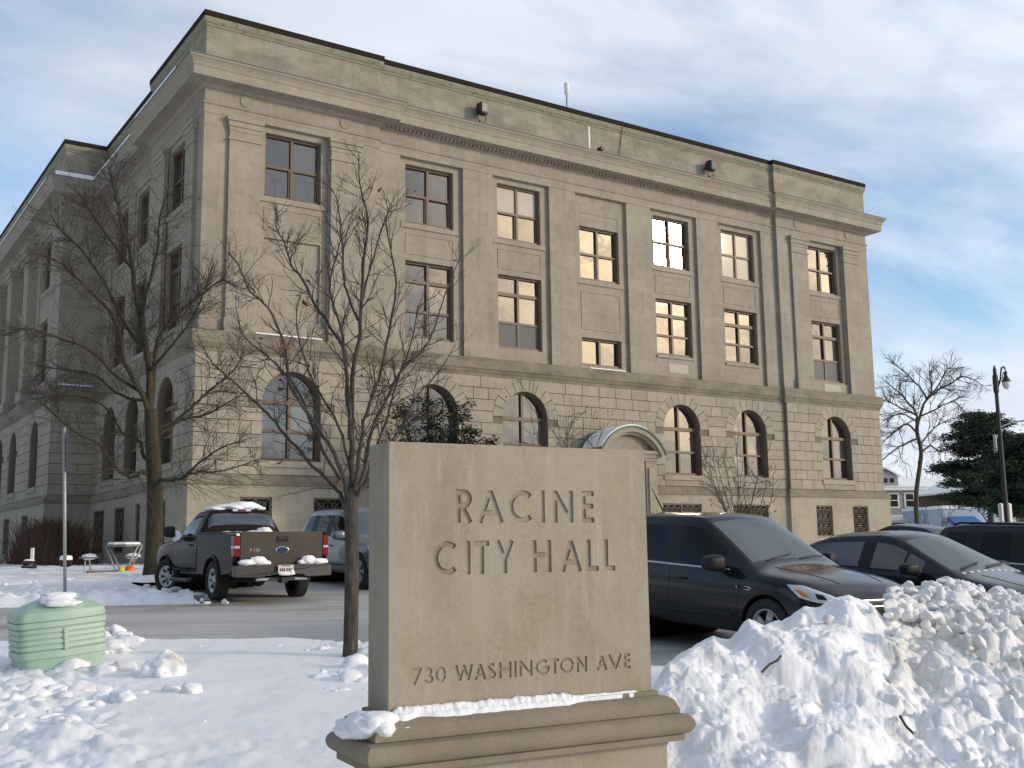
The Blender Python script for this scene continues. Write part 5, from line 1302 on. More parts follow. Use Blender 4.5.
def traced_tree(name, label, base, t0, trunk, limbs, rng, bark, twigm, dens, tl, lev=2, depthk=.55, group=None, kids=(3, 5), up=.35, rtw=.010, leafy=None, rmin=.006, sides=3):
    """trunk / limbs: lists of (px, py, radius) as the tree grows; every limb gets its own depth"""
    root = thing(name, label, 'tree', base, 0, group)
    tb, cb, lf = MB(), MB(), MB()
    def P3(pts, dz0, dz1):
        out = []
        for i, (x, y, r) in enumerate(pts):
            f = i/(len(pts)-1); out.append(spot(x, y, t0+dz0+(dz1-dz0)*f))
        return out
    tp = P3(trunk, 0, 0); tp[0] = Vector(base)-Vector((0, 0, .15)); path = smoothpath(tp, 4); n = len(path)
    rad = [np.interp(i/(n-1)*(len(trunk)-1), range(len(trunk)), [q[2] for q in trunk]) for i in range(n)]
    rad[0] *= 1.35; rad[1] *= 1.12
    tb.tube(path, rad, 14)
    for li, (dz0, dz1, pts, den) in enumerate(limbs):
        lp = P3(pts, dz0, dz1); path = smoothpath(lp, 4); n = len(path)
        rad = [LW*float(np.interp(i/(n-1)*(len(pts)-1), range(len(pts)), [q[2] for q in pts])) for i in range(n)]
        path = [p+Vector((rng.gauss(0, 1), rng.gauss(0, 1), rng.gauss(0, 1)))*min(.02, rad[i]*.35) for i, p in enumerate(path)]
        tb.tube(path, rad, 7 if rad[0] > .02 else 5)
        tot = sum((path[i+1]-path[i]).length for i in range(n-1))
        m = int(tot*dens*den)
        for k in range(m):
            f = rng.uniform(.12, 1)**.9; i = min(n-2, int(f*(n-1))); c = path[i].lerp(path[i+1], f*(n-1)-i); d = (path[i+1]-path[i]).normalized()
            side = Vector((rng.gauss(0, 1), rng.gauss(0, 1), rng.gauss(0, .6))); side = (side-d*side.dot(d)).normalized()
            twigs(cb, c, d*.75+side*rng.uniform(.5, 1.1), tl*rng.uniform(.45, 1.15)*(1.15-.55*f), max(rmin, min(rtw, rad[i]*.6)), lev, rng, up, .75, 5, kids, sides, .45, leafy and (lf, leafy))
    tb.build('trunk', bark, root, world=True, smooth=True); cb.build('crown', twigm, root, world=True)
    if lf.v: lf.build('withered_leaves', M['berry'], root, world=True)
    return root
rg = random.Random(11); LW = .64
cb_ = Vector((*lat(351, 13.5), 0)); cb_.z = gz(cb_.x, cb_.y)
k_ = 13.5/CF       # metres per pixel at this tree
Q = lambda pts, w0, w1: [(x, y, (w0+(w1-w0)*i/(len(pts)-1))*k_/2) for i, (x, y) in enumerate(pts)]
traced_tree('bare_tree', 'slim bare young tree just left of the stone sign', cb_, 13.5,
  Q([(351, 655), (351.5, 600), (352, 550), (351, 505), (351, 488)], 14.5, 13),
  [(0, .6, Q([(349, 512), (340, 493), (327, 480), (297, 449), (275, 422), (258, 405), (236, 384), (214, 365), (203, 346)], 7, 1.6), 1),
   (0, -.7, Q([(349, 505), (347, 492), (334, 455), (322, 434), (302, 405), (289, 382), (285, 345), (268, 308), (250, 292), (240, 268), (229, 252)], 8, 1.5), 1),
   (0, .3, Q([(351, 495), (352, 450), (352, 418), (354, 366), (360, 336), (362, 284), (366, 240), (367, 214), (360, 183), (358, 152)], 10, 1.3), 1),
   (-.1, .9, Q([(351, 440), (346, 380), (344, 347), (318, 310), (303, 280), (292, 266), (284, 242), (276, 227), (277, 203)], 7, 1.3), 1),
   (0, .8, Q([(354, 492), (362, 478), (373, 428), (388, 397), (401, 371), (425, 348), (434, 330), (446, 292), (463, 250)], 7, 1.3), 1),
   (0, -.9, Q([(353, 490), (357, 470), (362, 431), (372, 395), (380, 374), (392, 315), (396, 284), (391, 250), (386, 225), (389, 207)], 7, 1.3), 1),
   (.1, -.8, Q([(352, 420), (346, 370), (341, 328), (330, 290), (339, 246), (345, 230)], 6, 1.2), 1),
   (.2, -.4, Q([(358, 320), (345, 285), (342, 245), (338, 205), (328, 182)], 5, 1.1), 1),
   (.2, .5, Q([(362, 300), (372, 262), (384, 222), (392, 206)], 4.5, 1.1), 1),
   (0, .9, Q([(354, 502), (369, 480), (385, 455), (402, 425), (418, 395), (440, 370), (455, 345)], 6, 1.3), 1),
   (0, -1.0, Q([(353, 498), (368, 474), (386, 420), (398, 380), (412, 340), (418, 305)], 6, 1.3), 1),
   (0, .8, Q([(340, 480), (318, 440), (300, 395), (282, 370), (262, 352), (243, 335), (236, 310)], 5.5, 1.2), 1),
   (0, .2, Q([(350, 470), (338, 425), (318, 390), (303, 355), (296, 320), (300, 295)], 5, 1.2), 1)],
  rg, M['bark'], M['twig'], 9.5, .66, 2, kids=(2, 4), up=.55, rtw=.008, rmin=.005, leafy=.008)

LW = .72
lt = Vector((-3.44, -7.85, gz(-3.44, -7.85))); k_ = 28.26/CF
traced_tree('bare_tree', 'large bare tree with mossy trunk beside the left corner of city hall', lt, 28.26,
  Q([(153, 578), (154, 540), (155, 500), (154, 470), (152, 440), (151, 410)], 17.5, 13),
  [(0, .3, Q([(151, 425), (148, 362), (142, 323), (134, 284), (131, 258), (122, 222), (114, 190), (108, 168)], 11, 1.6), 1.1),
   (0, -1.4, Q([(150, 420), (144, 400), (125, 365), (122, 340), (112, 315), (99, 300), (75, 276), (58, 262), (40, 255)], 8.5, 1.4), 1),
   (.1, 1.6, Q([(152, 410), (156, 349), (167, 326), (182, 310), (200, 296), (222, 280), (238, 290)], 7, 1.3), 1),
   (0, -2.0, Q([(151, 474), (142, 472), (130, 477), (112, 464), (101, 446), (73, 430), (55, 415), (40, 402)], 7, 1.3), .9),
   (0, 1.8, Q([(150, 468), (143, 452), (139, 440), (122, 432), (112, 414), (92, 400), (60, 396), (30, 400)], 6, 1.2), .9),
   (0, -1.4, Q([(157, 480), (170, 480), (182, 478), (198, 464), (221, 448), (245, 441)], 5.5, 1.2), .8),
   (0, 1.0, Q([(182, 477), (200, 472), (216, 472), (240, 466), (258, 459)], 4, 1.1), .6),
   (0, 1.6, Q([(153, 440), (172, 425), (195, 404), (210, 390), (232, 372), (244, 352)], 6, 1.2), 1),
   (0, -1.8, Q([(146, 395), (118, 378), (92, 352), (60, 338), (34, 330), (18, 328)], 6, 1.2), 1),
   (.2, 1.2, Q([(146, 350), (128, 330), (104, 282), (82, 250), (62, 232), (50, 214)], 6, 1.2), 1),
   (0, -1.2, Q([(140, 315), (150, 280), (158, 245), (160, 215), (168, 190)], 5.5, 1.2), 1),
   (.2, 1.0, Q([(133, 272), (110, 240), (92, 215), (80, 196)], 4.5, 1.1), 1),
   (0, -1.0, Q([(150, 370), (168, 350), (190, 322), (204, 292), (214, 262)], 5, 1.2), 1),
   (0, 1.4, Q([(148, 400), (122, 396), (96, 376), (66, 370), (36, 366)], 5, 1.2), 1),
   (0, 1.8, Q([(153, 430), (180, 420), (205, 415), (232, 400), (246, 392)], 5, 1.2), 1)],
  random.Random(23), M['barkgreen'], M['twig'], 11, 1.35, 2, kids=(4, 6), up=.12, rtw=.010, rmin=.0062, leafy=.012)

LW = .9
rb = Vector((40.4, 1.04, gz(40.4, 1.04))); k_ = 60/CF
traced_tree('bare_tree', 'spreading bare street tree right of city hall', rb, 60,
  Q([(917, 548), (916, 500), (920, 465), (921, 450), (917, 432), (918, 420)], 4.6, 3.6),
  [(0, 1.5, Q([(918, 424), (922, 410), (928, 398), (938, 390), (950, 384), (962, 377), (974, 380), (983, 386)], 3.2, .8), 1),
   (0, -1.5, Q([(917, 428), (916, 413), (909, 404), (902, 395), (890, 385), (884, 380)], 3, .7), 1),
   (0, .8, Q([(927, 400), (921, 389), (909, 376), (900, 368), (893, 362)], 2.4, .6), 1),
   (0, -.8, Q([(927, 400), (932, 388), (930, 378), (929, 363)], 2.4, .6), 1),
   (0, 1.2, Q([(930, 397), (940, 383), (945, 372), (950, 367)], 2.2, .6), 1),
   (0, -2, Q([(918, 438), (906, 444), (897, 448), (886, 457), (876, 464)], 2.6, .8), .7),
   (0, -2, Q([(916, 432), (907, 424), (900, 428), (889, 437), (880, 444)], 2.6, .8), .8),
   (0, 2.0, Q([(922, 452), (930, 446), (938, 450), (950, 451), (958, 456)], 2.6, .8), .8),
   (0, 1.2, Q([(922, 416), (934, 410), (946, 404), (956, 402), (964, 412)], 2.2, .6), 1),
   (0, -1.6, Q([(916, 415), (905, 410), (893, 404), (884, 400), (878, 405)], 2.2, .6), 1),
   (0, 1.8, Q([(921, 444), (932, 430), (944, 422), (954, 418)], 2.0, .6), .8),
   (0, -1.2, Q([(914, 420), (902, 414), (888, 418), (880, 424)], 2.0, .6), .8)],
  random.Random(5), M['bark'], M['twig'], 6, 1.5, 2, kids=(3, 5), up=.1, rtw=.026, rmin=.017)

def shrub(name, label, base, h, wid, n, rng, m=M['bark'], leaf=.35, cat='shrub', dens=1.0, lev=2, kids=(3, 5), r0=.03):
    root = thing(name, label, cat, base); tb, cb, lf = MB(), MB(), MB()
    for k in range(n):
        a = rng.uniform(0, 2*math.pi); lean = rng.uniform(.05, 1)*wid/h*.62; d = Vector((math.cos(a)*lean, math.sin(a)*lean, 1)).normalized(); p = Vector((math.cos(a)*.12, math.sin(a)*.12, -.05)); q = p.copy(); pts = [q.copy()]; L_ = h*rng.uniform(.75, 1.05)
        for s in range(7):
            d = (d+Vector((rng.gauss(0, .10), rng.gauss(0, .10), .05))).normalized(); q = q+d*L_/7; pts.append(q.copy())
        rr = [r0*(1-.75*i/7) for i in range(8)]; tb.tube(pts, rr, 5)
        for j in range(int(9*dens)):
            f = rng.uniform(.25, 1); i = min(6, int(f*7)); c = pts[i].lerp(pts[i+1], f*7-i); dd = (pts[i+1]-pts[i]).normalized(); sd = Vector((rng.gauss(0, 1), rng.gauss(0, 1), rng.gauss(0, .5))).normalized()
            twigs(cb, c, dd*.8+sd*.8, h*.22*rng.uniform(.5, 1.2), .011, lev-1, rng, .3, .7, 4, kids, 3, .5, (lf, leaf))
    tb.build('stem', m, root); cb.build('twigs', M['twig'], root)
    if lf.v: lf.build('withered_leaves', M['berry'], root)
    return root
shrub('bare_shrub', 'bare shrub with withered red leaves left of the entrance pediment', (13.35, -3.2, 1.05), 6.3, 2.6, 9, random.Random(3), leaf=.45)
shrub('bare_shrub', 'bare shrub with withered red leaves right of the entrance, below an arched window', (22.6, -3.2, 1.05), 5.0, 4.4, 13, random.Random(9), leaf=.45)
# dense brown brush at the foot of the left facade
root = thing('brown_bush', 'dense leafless brown bush against the left side of city hall', 'bush', (-2.6, 9.6, 1.05)); mb = MB(); r_ = random.Random(2)
for k in range(5200):
    y = r_.uniform(-4.6, 5.2); x = r_.gauss(0, .42); hm = 2.0*(1-(abs(y-.3)/5.2)**2.6)+.25*noise.noise(Vector((y*.9, x, 1))); h = max(.25, hm*r_.uniform(.45, 1.02)); z0 = h*r_.uniform(0, .55)
    d = Vector((r_.gauss(0, .28), r_.gauss(0, .28), 1)); p = Vector((x+1.0*(1 if y > 6 else 0), y, z0)); e = p+d*(h-z0)
    mb.tube([p, p.lerp(e, .5)+Vector((r_.gauss(0, .03), r_.gauss(0, .03), 0)), e], [.012, .010, .006], 3, cap=False)
mb.build('branches', M['brush'], root)

def clump(mb, c, s, n, rng, flat=.6, needle=1.0):
    for k in range(n):
        p = Vector((rng.gauss(0, s*.5), rng.gauss(0, s*.5), rng.gauss(0, s*.5*flat)))+c
        a = rng.uniform(0, 6.28); l = s*rng.uniform(.18, .38)*needle; d = Vector((math.cos(a), math.sin(a), rng.uniform(-.2, .7))).normalized()*l; w_ = d.cross(Vector((rng.gauss(0, 1), rng.gauss(0, 1), rng.gauss(0, 1)))).normalized()*l*.34
        mb.add([p-d-w_*.4, p-d*.2+w_, p+d, p-d*.2-w_], [(0, 1, 2, 3)])
# yew in front of the second arched window
root = thing('yew_bush', 'dark evergreen shrub showing above the left half of the stone sign', 'shrub', (8.1, -3.0, 1.05)); tb, lf = MB(), MB(); r_ = random.Random(8)
tips = [(-2.5, 4.5), (-2.2, 5.0), (-2.7, 4.1), (-2.0, 5.6), (-1.5, 5.9), (-.9, 5.6), (.7, 5.3), (-1.9, 4.6), (-1.55, 5.3), (-1.1, 5.9), (-.75, 6.25), (-.3, 6.0), (.1, 5.6), (.45, 5.75), (.2, 5.0), (.8, 4.9), (1.2, 4.75), (1.75, 4.55), (2.1, 4.35), (-1.3, 4.6), (-.6, 5.1), (-.2, 4.6), (.5, 4.5), (1.0, 4.3), (1.5, 4.2), (-1.0, 4.2), (-.4, 3.9), (.3, 3.8), (1.1, 3.7), (-1.8, 3.9), (1.9, 3.9)]
for x, z in tips:
    y = r_.uniform(-.7, .7); e = Vector((x, y, z)); p = Vector((x*.12, y*.1, 0)); mid = p.lerp(e, .6)+Vector((x*.05, 0, -.1)); tb.tube([p, mid, e], [.05, .03, .012], 5)
    for k in range(13):
        f = r_.uniform(.35, 1.02); c = mid.lerp(e, (f-.45)/.57)+Vector((r_.gauss(0, .16), r_.gauss(0, .2), r_.gauss(0, .13)))
        clump(lf, c, .32, 50, r_, .6, .75)
tb.build('stem', M['bark'], root, smooth=True); lf.build('foliage', M['yew'], root)

def pine(name, label, base, h, wid, seed, m=M['pine'], levels=15, lo=.16):
    rng = random.Random(seed); root = thing(name, label, 'tree', base); tb, lf = MB(), MB()
    tb.tube([(0, 0, -.2), (.1, 0, h*.4), (0, .1, h*.97)], [.28, .2, .04], 8)
    for i in range(levels):
        f = lo+(1-lo)*i/(levels-1); z = h*f; prof = min(1, .62+(f-lo)/.3)*(1-max(0, f-.55)/.52)**.55
        for k in range(rng.randint(5, 7)):
            a = rng.uniform(0, 6.28); L_ = wid/2*prof*rng.uniform(.62, 1.12)+.3; d = Vector((math.cos(a), math.sin(a), 0))
            p = Vector((0, 0, z)); e = p+d*L_+Vector((0, 0, L_*rng.uniform(-.06, .16))); tb.tube([p, p.lerp(e, .6)-Vector((0, 0, .12)), e], [.07, .045, .015], 4)
            for q in range(int(4+L_*3.2)):
                g = rng.uniform(.28, 1.04); c = p.lerp(e, g)+Vector((rng.gauss(0, .28), rng.gauss(0, .28), rng.gauss(.08, .14))); clump(lf, c, .60, 70, rng, .42, .72)
    tb.build('trunk', M['bark'], root, smooth=True); lf.build('foliage', m, root); return root
x, y = lat(992, 82); pine('pine_tree', 'broad dark pine tree behind the black street lamp', (x, y, .6), 10.2, 7.0, 4, lo=.36, levels=14)
x, y = lat(1036, 66); pine('pine_tree', 'dark evergreen cut off by the right edge of the photo', (x, y, 1.0), 6.6, 4.6, 14, levels=11, lo=.3)
for px, t, h, sd, lab in ((938, 128, 10.5, 3, 'bare brown tree behind the snowy roofs between the houses and the pine'), (952, 140, 9.0, 6, 'smaller bare brown tree nearest the left edge of the dark pine')):
    x, y = lat(px, t); shrub('bare_tree', lab, (x, y, .8), h, h*.8, 9, random.Random(sd), leaf=0, cat='tree', dens=1.2, r0=.10)
x, y = lat(937, 62); shrub('bare_sapling', 'thin bare sapling in front of the pale blue house', (x, y, 1.05), 3.0, 2.4, 6, random.Random(12), leaf=0, cat='tree', dens=.7)
# ------------------------------------------------------------------ far houses
def on(mb, u0, u1, d0, d1, z0, z1, o, rz=0): pass
def house_frame(px, t):
    x, y = lat(px, t); return Vector((x, y, 0)), math.atan2(RH.y, RH.x)+R(8)
def place(name, label, px, t, zb=.6):
    o, a = house_frame(px, t); r = thing(name, label, 'house', (o.x, o.y, zb), a); return r
def hwin(root, x, z, w, h, y=-.02):
    f = MB()
    for b_ in ((x-w/2-.14, x-w/2, z-.12, z+h+.14), (x+w/2, x+w/2+.14, z-.12, z+h+.14), (x-w/2, x+w/2, z-.12, z), (x-w/2, x+w/2, z+h, z+h+.14), (x-w/2, x+w/2, z+h*.48, z+h*.54)): f.box(b_[0], b_[1], y-.06, y+.02, b_[2], b_[3])
    o = f.build('window', M['white'], root); g = MB(); g.box(x-w/2, x+w/2, y-.02, y+.01, z, z+h); g.build('pane', M['tint'], o)
# grey house: local x right along its street front, -y towards the street
r = place('grey_house', 'grey two storey house with snowy roof and porch beside the city hall corner', 902, 100, .6)
t = MB(); t.box(-6.0, 1.9, 0, 9, 0, 6.0); t.build('wall', M['sidinggrey'], r)
t = MB(); t.prism([(-6.6, 5.75), (2.5, 5.75), (2.5, 6.05), (-6.6, 6.05)], lambda x, z: (x, -.55, z), lambda x, z: (x, 9.4, z)); t.build('eaves', M['white'], r)
t = MB(); t.add([(-6.7, -.65, 6.05), (2.6, -.65, 6.05), (.2, 4.5, 8.3), (-4.3, 4.5, 8.3), (-6.7, 9.5, 6.05), (2.6, 9.5, 6.05)], [(0, 1, 2, 3), (4, 3, 2, 5), (0, 3, 4), (1, 5, 2)]); rf = t.build('roof', M['snow'], r)
t = MB(); t.prism([(-2.7, 6.15), (-.2, 6.15), (-.2, 6.95), (-1.45, 7.6), (-2.7, 6.95)], lambda x, z: (x, -.4, z), lambda x, z: (x, 2.4, z)); dm = t.build('dormer', M['sidinggrey'], r)
t = MB(); t.prism([(-3.0, 6.95), (-1.45, 7.75), (.1, 6.95), (.1, 7.1), (-1.45, 7.92), (-3.0, 7.1)], lambda x, z: (x, -.6, z), lambda x, z: (x, 2.4, z)); t.build('dormer_roof', M['snow'], dm)
t = MB()
for x in (-2.1, -1.45, -.8): t.box(x-.2, x+.2, -.43, -.39, 6.45, 6.85)
t.build('dormer_window', M['tint'], dm)
hwin(r, -.55, 4.25, .75, 1.15); hwin(r, .98, 4.25, .75, 1.15); hwin(r, -2.6, 4.25, .75, 1.15)
t = MB(); t.box(-6.3, 2.3, -2.4, -.01, 2.75, 2.95); po = t.build('porch', M['white'], r)
t = MB(); t.add([(-6.4, -2.5, 2.96), (2.4, -2.5, 2.96), (2.4, 0, 3.5), (-6.4, 0, 3.5)], [(0, 1, 2, 3)]); t.build('porch_roof', M['snow'], po)
t = MB()
for x in (-3.5, -.6, 2.1): t.box(x-.13, x+.13, -2.3, -2.04, 0, 2.75)
t.build('porch_column', M['white'], po)
t = MB(); t.box(.0, .9, -.05, -.01, 0, 2.1); t.box(-2.2, -.9, -.05, -.01, .8, 2.1); t.build('door', M['tint'], r)
t = MB(); t.prism([(0, 2.0), (1.9, 2.0), (1.9, 2.12), (0, 2.12)], lambda x, z: (x, -3.2, z-.35), lambda x, z: (x, -2.42, z+.35)); t.build('awning', M['white'], r)
# pale blue house
r = place('blue_house', 'pale blue house with snowy roof right of the grey house', 940, 108, .6)
t = MB(); t.box(-2.6, 2.2, 0, 8, 0, 5.6); t.build('wall', M['sidingblue'], r)
t = MB(); t.prism([(-2.9, 5.55), (2.5, 5.55), (2.5, 5.8), (-2.9, 5.8)], lambda x, z: (x, -.4, z), lambda x, z: (x, 8.3, z)); t.build('fascia', M['white'], r)
t = MB(); t.box(-2.6, 2.2, -1.0, -.02, 2.6, 2.8); t.add([(-2.8, -1.2, 2.85), (2.4, -1.2, 2.85), (2.4, 0, 3.3), (-2.8, 0, 3.3)], [(0, 1, 2, 3)]); t.build('porch_roof', M['snow'], r)
t = MB(); t.add([(-2.9, -.4, 5.82), (2.5, -.4, 5.82), (2.5, 4, 7.6), (-2.9, 4, 7.6), (-2.9, 8.3, 5.82), (2.5, 8.3, 5.82)], [(0, 1, 2, 3), (3, 2, 5, 4)]); t.build('roof', M['snow'], r)
for x in (-1.6, -.6): hwin(r, x, .9, .6, 1.1)
# snowy roofs behind
for px, t_, w_, hh, lab in ((930, 150, 14, 8.6, 'white snow covered roof behind the pale blue house'), (955, 158, 12, 7.6, 'low snow covered roof behind the pine tree')):
    r = place('far_house', lab, px, t_, .3); t = MB(); t.box(-w_/2, w_/2, 0, 9, 0, hh-2.6); t.build('wall', M['sidinggrey'], r)
    t = MB(); t.add([(-w_/2-.4, -.4, hh-2.6), (w_/2+.4, -.4, hh-2.6), (w_/2-1.5, 4.5, hh), (-w_/2+1.5, 4.5, hh), (-w_/2-.4, 9.4, hh-2.6), (w_/2+.4, 9.4, hh-2.6)], [(0, 1, 2, 3), (4, 3, 2, 5), (0, 3, 4), (1, 5, 2)]); t.build('roof', M['snow'], r)
# long low pale shop with a blue awning
r = place('low_shop', 'long low pale blue building with snowy flat roof and blue awning', 978, 92, .6)
t = MB(); t.box(-2.9, 3.6, 0, 7, 0, 3.75); t.build('wall', M['sidingblue'], r)
t = MB(); t.box(-3.0, 3.7, -.12, 7, 3.76, 4.02); t.build('roof', M['snow'], r)
t = MB(); t.prism([(-2.6, 2.7), (-.2, 2.7), (-.2, 3.1), (-2.6, 3.1)], lambda x, z: (x, -1.1, z-.5), lambda x, z: (x, -.02, z)); t.build('awning', M['awning'], r)
# brown brick building at the right edge
r = place('brick_building', 'brown brick building with snowy roof at the right edge of the photo', 1010, 100, .6)
t = MB(); t.box(-4.6, 9, 0, 8, 0, 5.4); t.build('wall', M['brickbrown'], r)
t = MB(); t.box(-5.0, 9.4, -.6, 8.4, 5.41, 5.55); t.add([(-5.0, -.6, 5.56), (9.4, -.6, 5.56), (7, 4, 7.3), (-2.5, 4, 7.3), (-5, 8.4, 5.56), (9.4, 8.4, 5.56)], [(0, 1, 2, 3), (4, 3, 2, 5), (0, 3, 4), (1, 5, 2)]); t.build('roof', M['snow'], r)
for x in (-2.4, 2.2, 5): hwin(r, x, 3.4, .8, 1.0)

# ------------------------------------------------------------------ street furniture
x, y, _ = spot(1008.5, 540, 30); r = thing('street_lamp', 'black ornamental street lamp with a hanging acorn globe', 'street lamp', (x, y, gz(x, y)), R(-33))
r.scale = (1, 1, 1.07)
t = MB(); t.lathe([(.22, 0), (.22, .25), (.17, .32), (.13, .9), (.08, 1.0), (.066, 1.2), (.050, 4.9), (.07, 4.95), (.07, 5.0)], None, 16); t.build('pole', M['iron'], r, smooth=False)
t = MB(); t.lathe([(.06, 4.8), (.075, 4.85), (.075, 5.25), (.05, 5.3), (.05, 5.42), (.025, 5.5), (.0, 5.56)], None, 12); t.build('finial', M['iron'], r)
t = MB(); t.tube([(.05, 0, 4.95), (.14, 0, 5.15), (.17, 0, 5.35), (.20, 0, 5.47), (.26, 0, 5.50), (.30, 0, 5.44)], .025, 8); t.tube([(.07, 0, 5.1), (.2, 0, 5.2), (.24, 0, 5.34)], .014, 6); t.build('arm', M['iron'], r, smooth=True)
t = MB(); t.lathe([(.02, 5.62), (.03, 5.5), (.10, 5.46), (.07, 5.40), (.09, 5.28), (.15, 5.16), (.22, 5.08), (.225, 5.02)], Matrix.Translation((.30, 0, 2.08)) @ Matrix.Diagonal((.55, .55, .60, 1)), 20); t.build('lamp_shade', M['iron'], r)
t = MB(); t.lathe([(.21, 5.02), (.20, 4.90), (.15, 4.78), (.05, 4.70), (0, 4.69)], Matrix.Translation((.30, 0, 2.08)) @ Matrix.Diagonal((.55, .55, .60, 1)), 20, cap=False); t.build('globe', M['lampglass'], r, smooth=True)
x, y, _ = spot(1003, 540, 70); r = thing('street_light', 'pale grey road light with curved arm behind the black lamp', 'street light', (x, y, 1.05), R(-33))
t = MB(); t.lathe([(.16, 0), (.10, 7.4)], None, 10); t.build('pole', M['steel'], r); t = MB(); t.tube([(0, 0, 7.0), (.5, 0, 7.9), (1.2, 0, 8.2), (2.2, 0, 8.3)], .05, 6); t.build('arm', M['steel'], r); t = MB(); t.box(2.1, 2.8, -.15, .15, 8.2, 8.38); t.build('lamp_head', M['steel'], r)
for px, lab in ((1003.5, 'left of two white posts at the foot of the black street lamp'), (1011.5, 'right of two white posts at the foot of the black street lamp')):
    x, y, _ = spot(px, 540, 31.5); g = gz(x, y); mb = MB(); mb.box(x-.055, x+.055, y-.055, y+.055, g-.1, 2.62); mb.lathe([(.085, 2.62), (.085, 2.65), (.02, 2.69)], Matrix.Translation((x, y, 0)) @ Matrix.Rotation(R(45), 4, 'Z'), 4)
    o = tag(mb.build('white_post', M['white']), lab, 'post')
# road sign seen edge-on
x, y, _ = spot(65, 597, 23.17); g = gz(x, y); r = thing('sign_post', 'steel sign post with a small red sign seen edge on', 'sign', (x, y, g), math.atan2((spot(65, 540, 10)-CAM).y, (spot(65, 540, 10)-CAM).x)+R(3))
r.rotation_mode = 'QUATERNION'; r.rotation_quaternion = (Matrix.Rotation(R(-3.0), 4, FH) @ WM[r.name].to_3x3().to_4x4()).to_quaternion()
t = MB(); t.tube([(0, 0, -.1), (0, 0, 3.6)], .035, 10); t.build('pole', M['steel'], r, smooth=True)
t = MB(); t.box(-.16, .16, -.062, -.054, 2.65, 3.5); t.build('sign_plate', M['signred'], r); t = MB(); t.box(-.03, .03, -.05, .04, 2.7, 2.74); t.box(-.03, .03, -.05, .04, 3.36, 3.4); t.build('bracket', M['steel'], r)

# green utility cabinet
x, y, _ = spot(59, 662, 13.0); g = gz(x, y); r = thing('utility_cabinet', 'ribbed light green fibreglass utility cabinet in the snow', 'utility box', (x, y, g), math.atan2(RH.y, RH.x)+R(34), rot=(0, R(-4.5), math.atan2(RH.y, RH.x)+R(34)))
r.scale = (.80, .80, .82)
WM[r.name] = WM[r.name] @ Matrix.Diagonal((.80, .80, .82, 1))
def cabring(w, d, z, n=8, bow=.10, rad=.14):
    """rounded plan with a bowed front that comes to a soft centre ridge"""
    pts = []
    hw, hd = w/2, d/2
    for cx, cy, a0 in ((hw-rad, -hd+rad, -90), (hw-rad, hd-rad, 0), (-hw+rad, hd-rad, 90), (-hw+rad, -hd+rad, 180)):
        for k in range(n): a = R(a0+90*k/(n-1)); pts.append([cx+rad*math.cos(a), cy+rad*math.sin(a)])
    pts.append([-hw*.45, -hd]); pts.append([0, -hd]); pts.append([hw*.45, -hd])
    for p in pts:
        if p[1] < -hd*.3: p[1] -= bow*(1-abs(p[0])/hw)
    return [(p[0], p[1], z) for p in pts]
prof = [(1.02, .80, -.05), (1.10, .84, .16), (1.11, .85, .30), (1.17, .90, .31), (1.17, .90, .40), (1.12, .86, .41)]
for k in range(4): z = .42+.075*k; prof += [(1.13, .87, z), (1.17, .90, z+.012), (1.16, .89, z+.058), (1.13, .87, z+.066)]
prof += [(1.14, .88, .725), (1.20, .92, .73), (1.20, .92, .80), (1.15, .88, .805), (1.18, .90, .815), (1.19, .91, .86), (1.15, .88, .93), (.80, .60, 1.03), (.34, .30, 1.11), (.05, .05, 1.13)]
rows = [cabring(w_*1.04, d_, z, rad=min(.14, d_*.3, w_*.3), bow=.12*w_) for w_, d_, z in prof]
t = MB(); t.grid([rw+[rw[0]] for rw in rows]); t.add(rows[-1], [tuple(range(len(rows[-1])))]); o = t.build('shell', M['fibre'], r, smooth=True); es = o.modifiers.new('e', 'EDGE_SPLIT'); es.split_angle = R(28)
t = MB(); t.box(-.022, .022, -.605, -.56, .40, .70); bevel(t.build('centre_rib', M['fibre'], r), .008)
mbs = MB(); c = Vector((x, y, g))
for k in range(9):
    p = WM[r.name] @ Vector((-.02+.05*math.sin(k*2.4), -.12-.035*k, 1.125-.012*k)); mbs.ico(p, .13+.03*math.sin(k*1.7), 3, .25, 2.2, (1.25, .9, .32), k*1.3)
tag(mbs.build('snow_patch', M['snow'], smooth=True), 'patch of snow on top of the green utility cabinet', 'snow')

# picnic table with three attached seats
x, y, _ = spot(123, 572, 31.0); g = gz(x, y); r = thing('picnic_table', 'steel framed picnic table with attached seats under a layer of snow', 'picnic table', (x, y, g), math.atan2(RH.y, RH.x)+R(3))
t = MB(); pol = [(.52*math.cos(R(45*k+22.5)), .52*math.sin(R(45*k+22.5))) for k in range(8)]; t.prism(pol, lambda a, c: (a, c, .74), lambda a, c: (a, c, .79)); t.build('table_top', mat('grey_table_top', (.16, .17, .17), .6), r)
t = MB(); t.prism([(a*.9, c*.9) for a, c in pol], lambda a, c: (a, c, .79), lambda a, c: (a*.93, c*.93, .865)); bevel(t.build('snow_layer', M['snow'], r), .03)
t = MB()
for s in (-1, 1):
    for e in (-1, 1): t.tube([(s*.44, e*.2, .74), (s*.17, e*.2, .14), (s*.08, e*.2, .03), (-s*.25, e*.2, .02)], .028, 8)
t.build('frame', M['steel'], r, smooth=True)
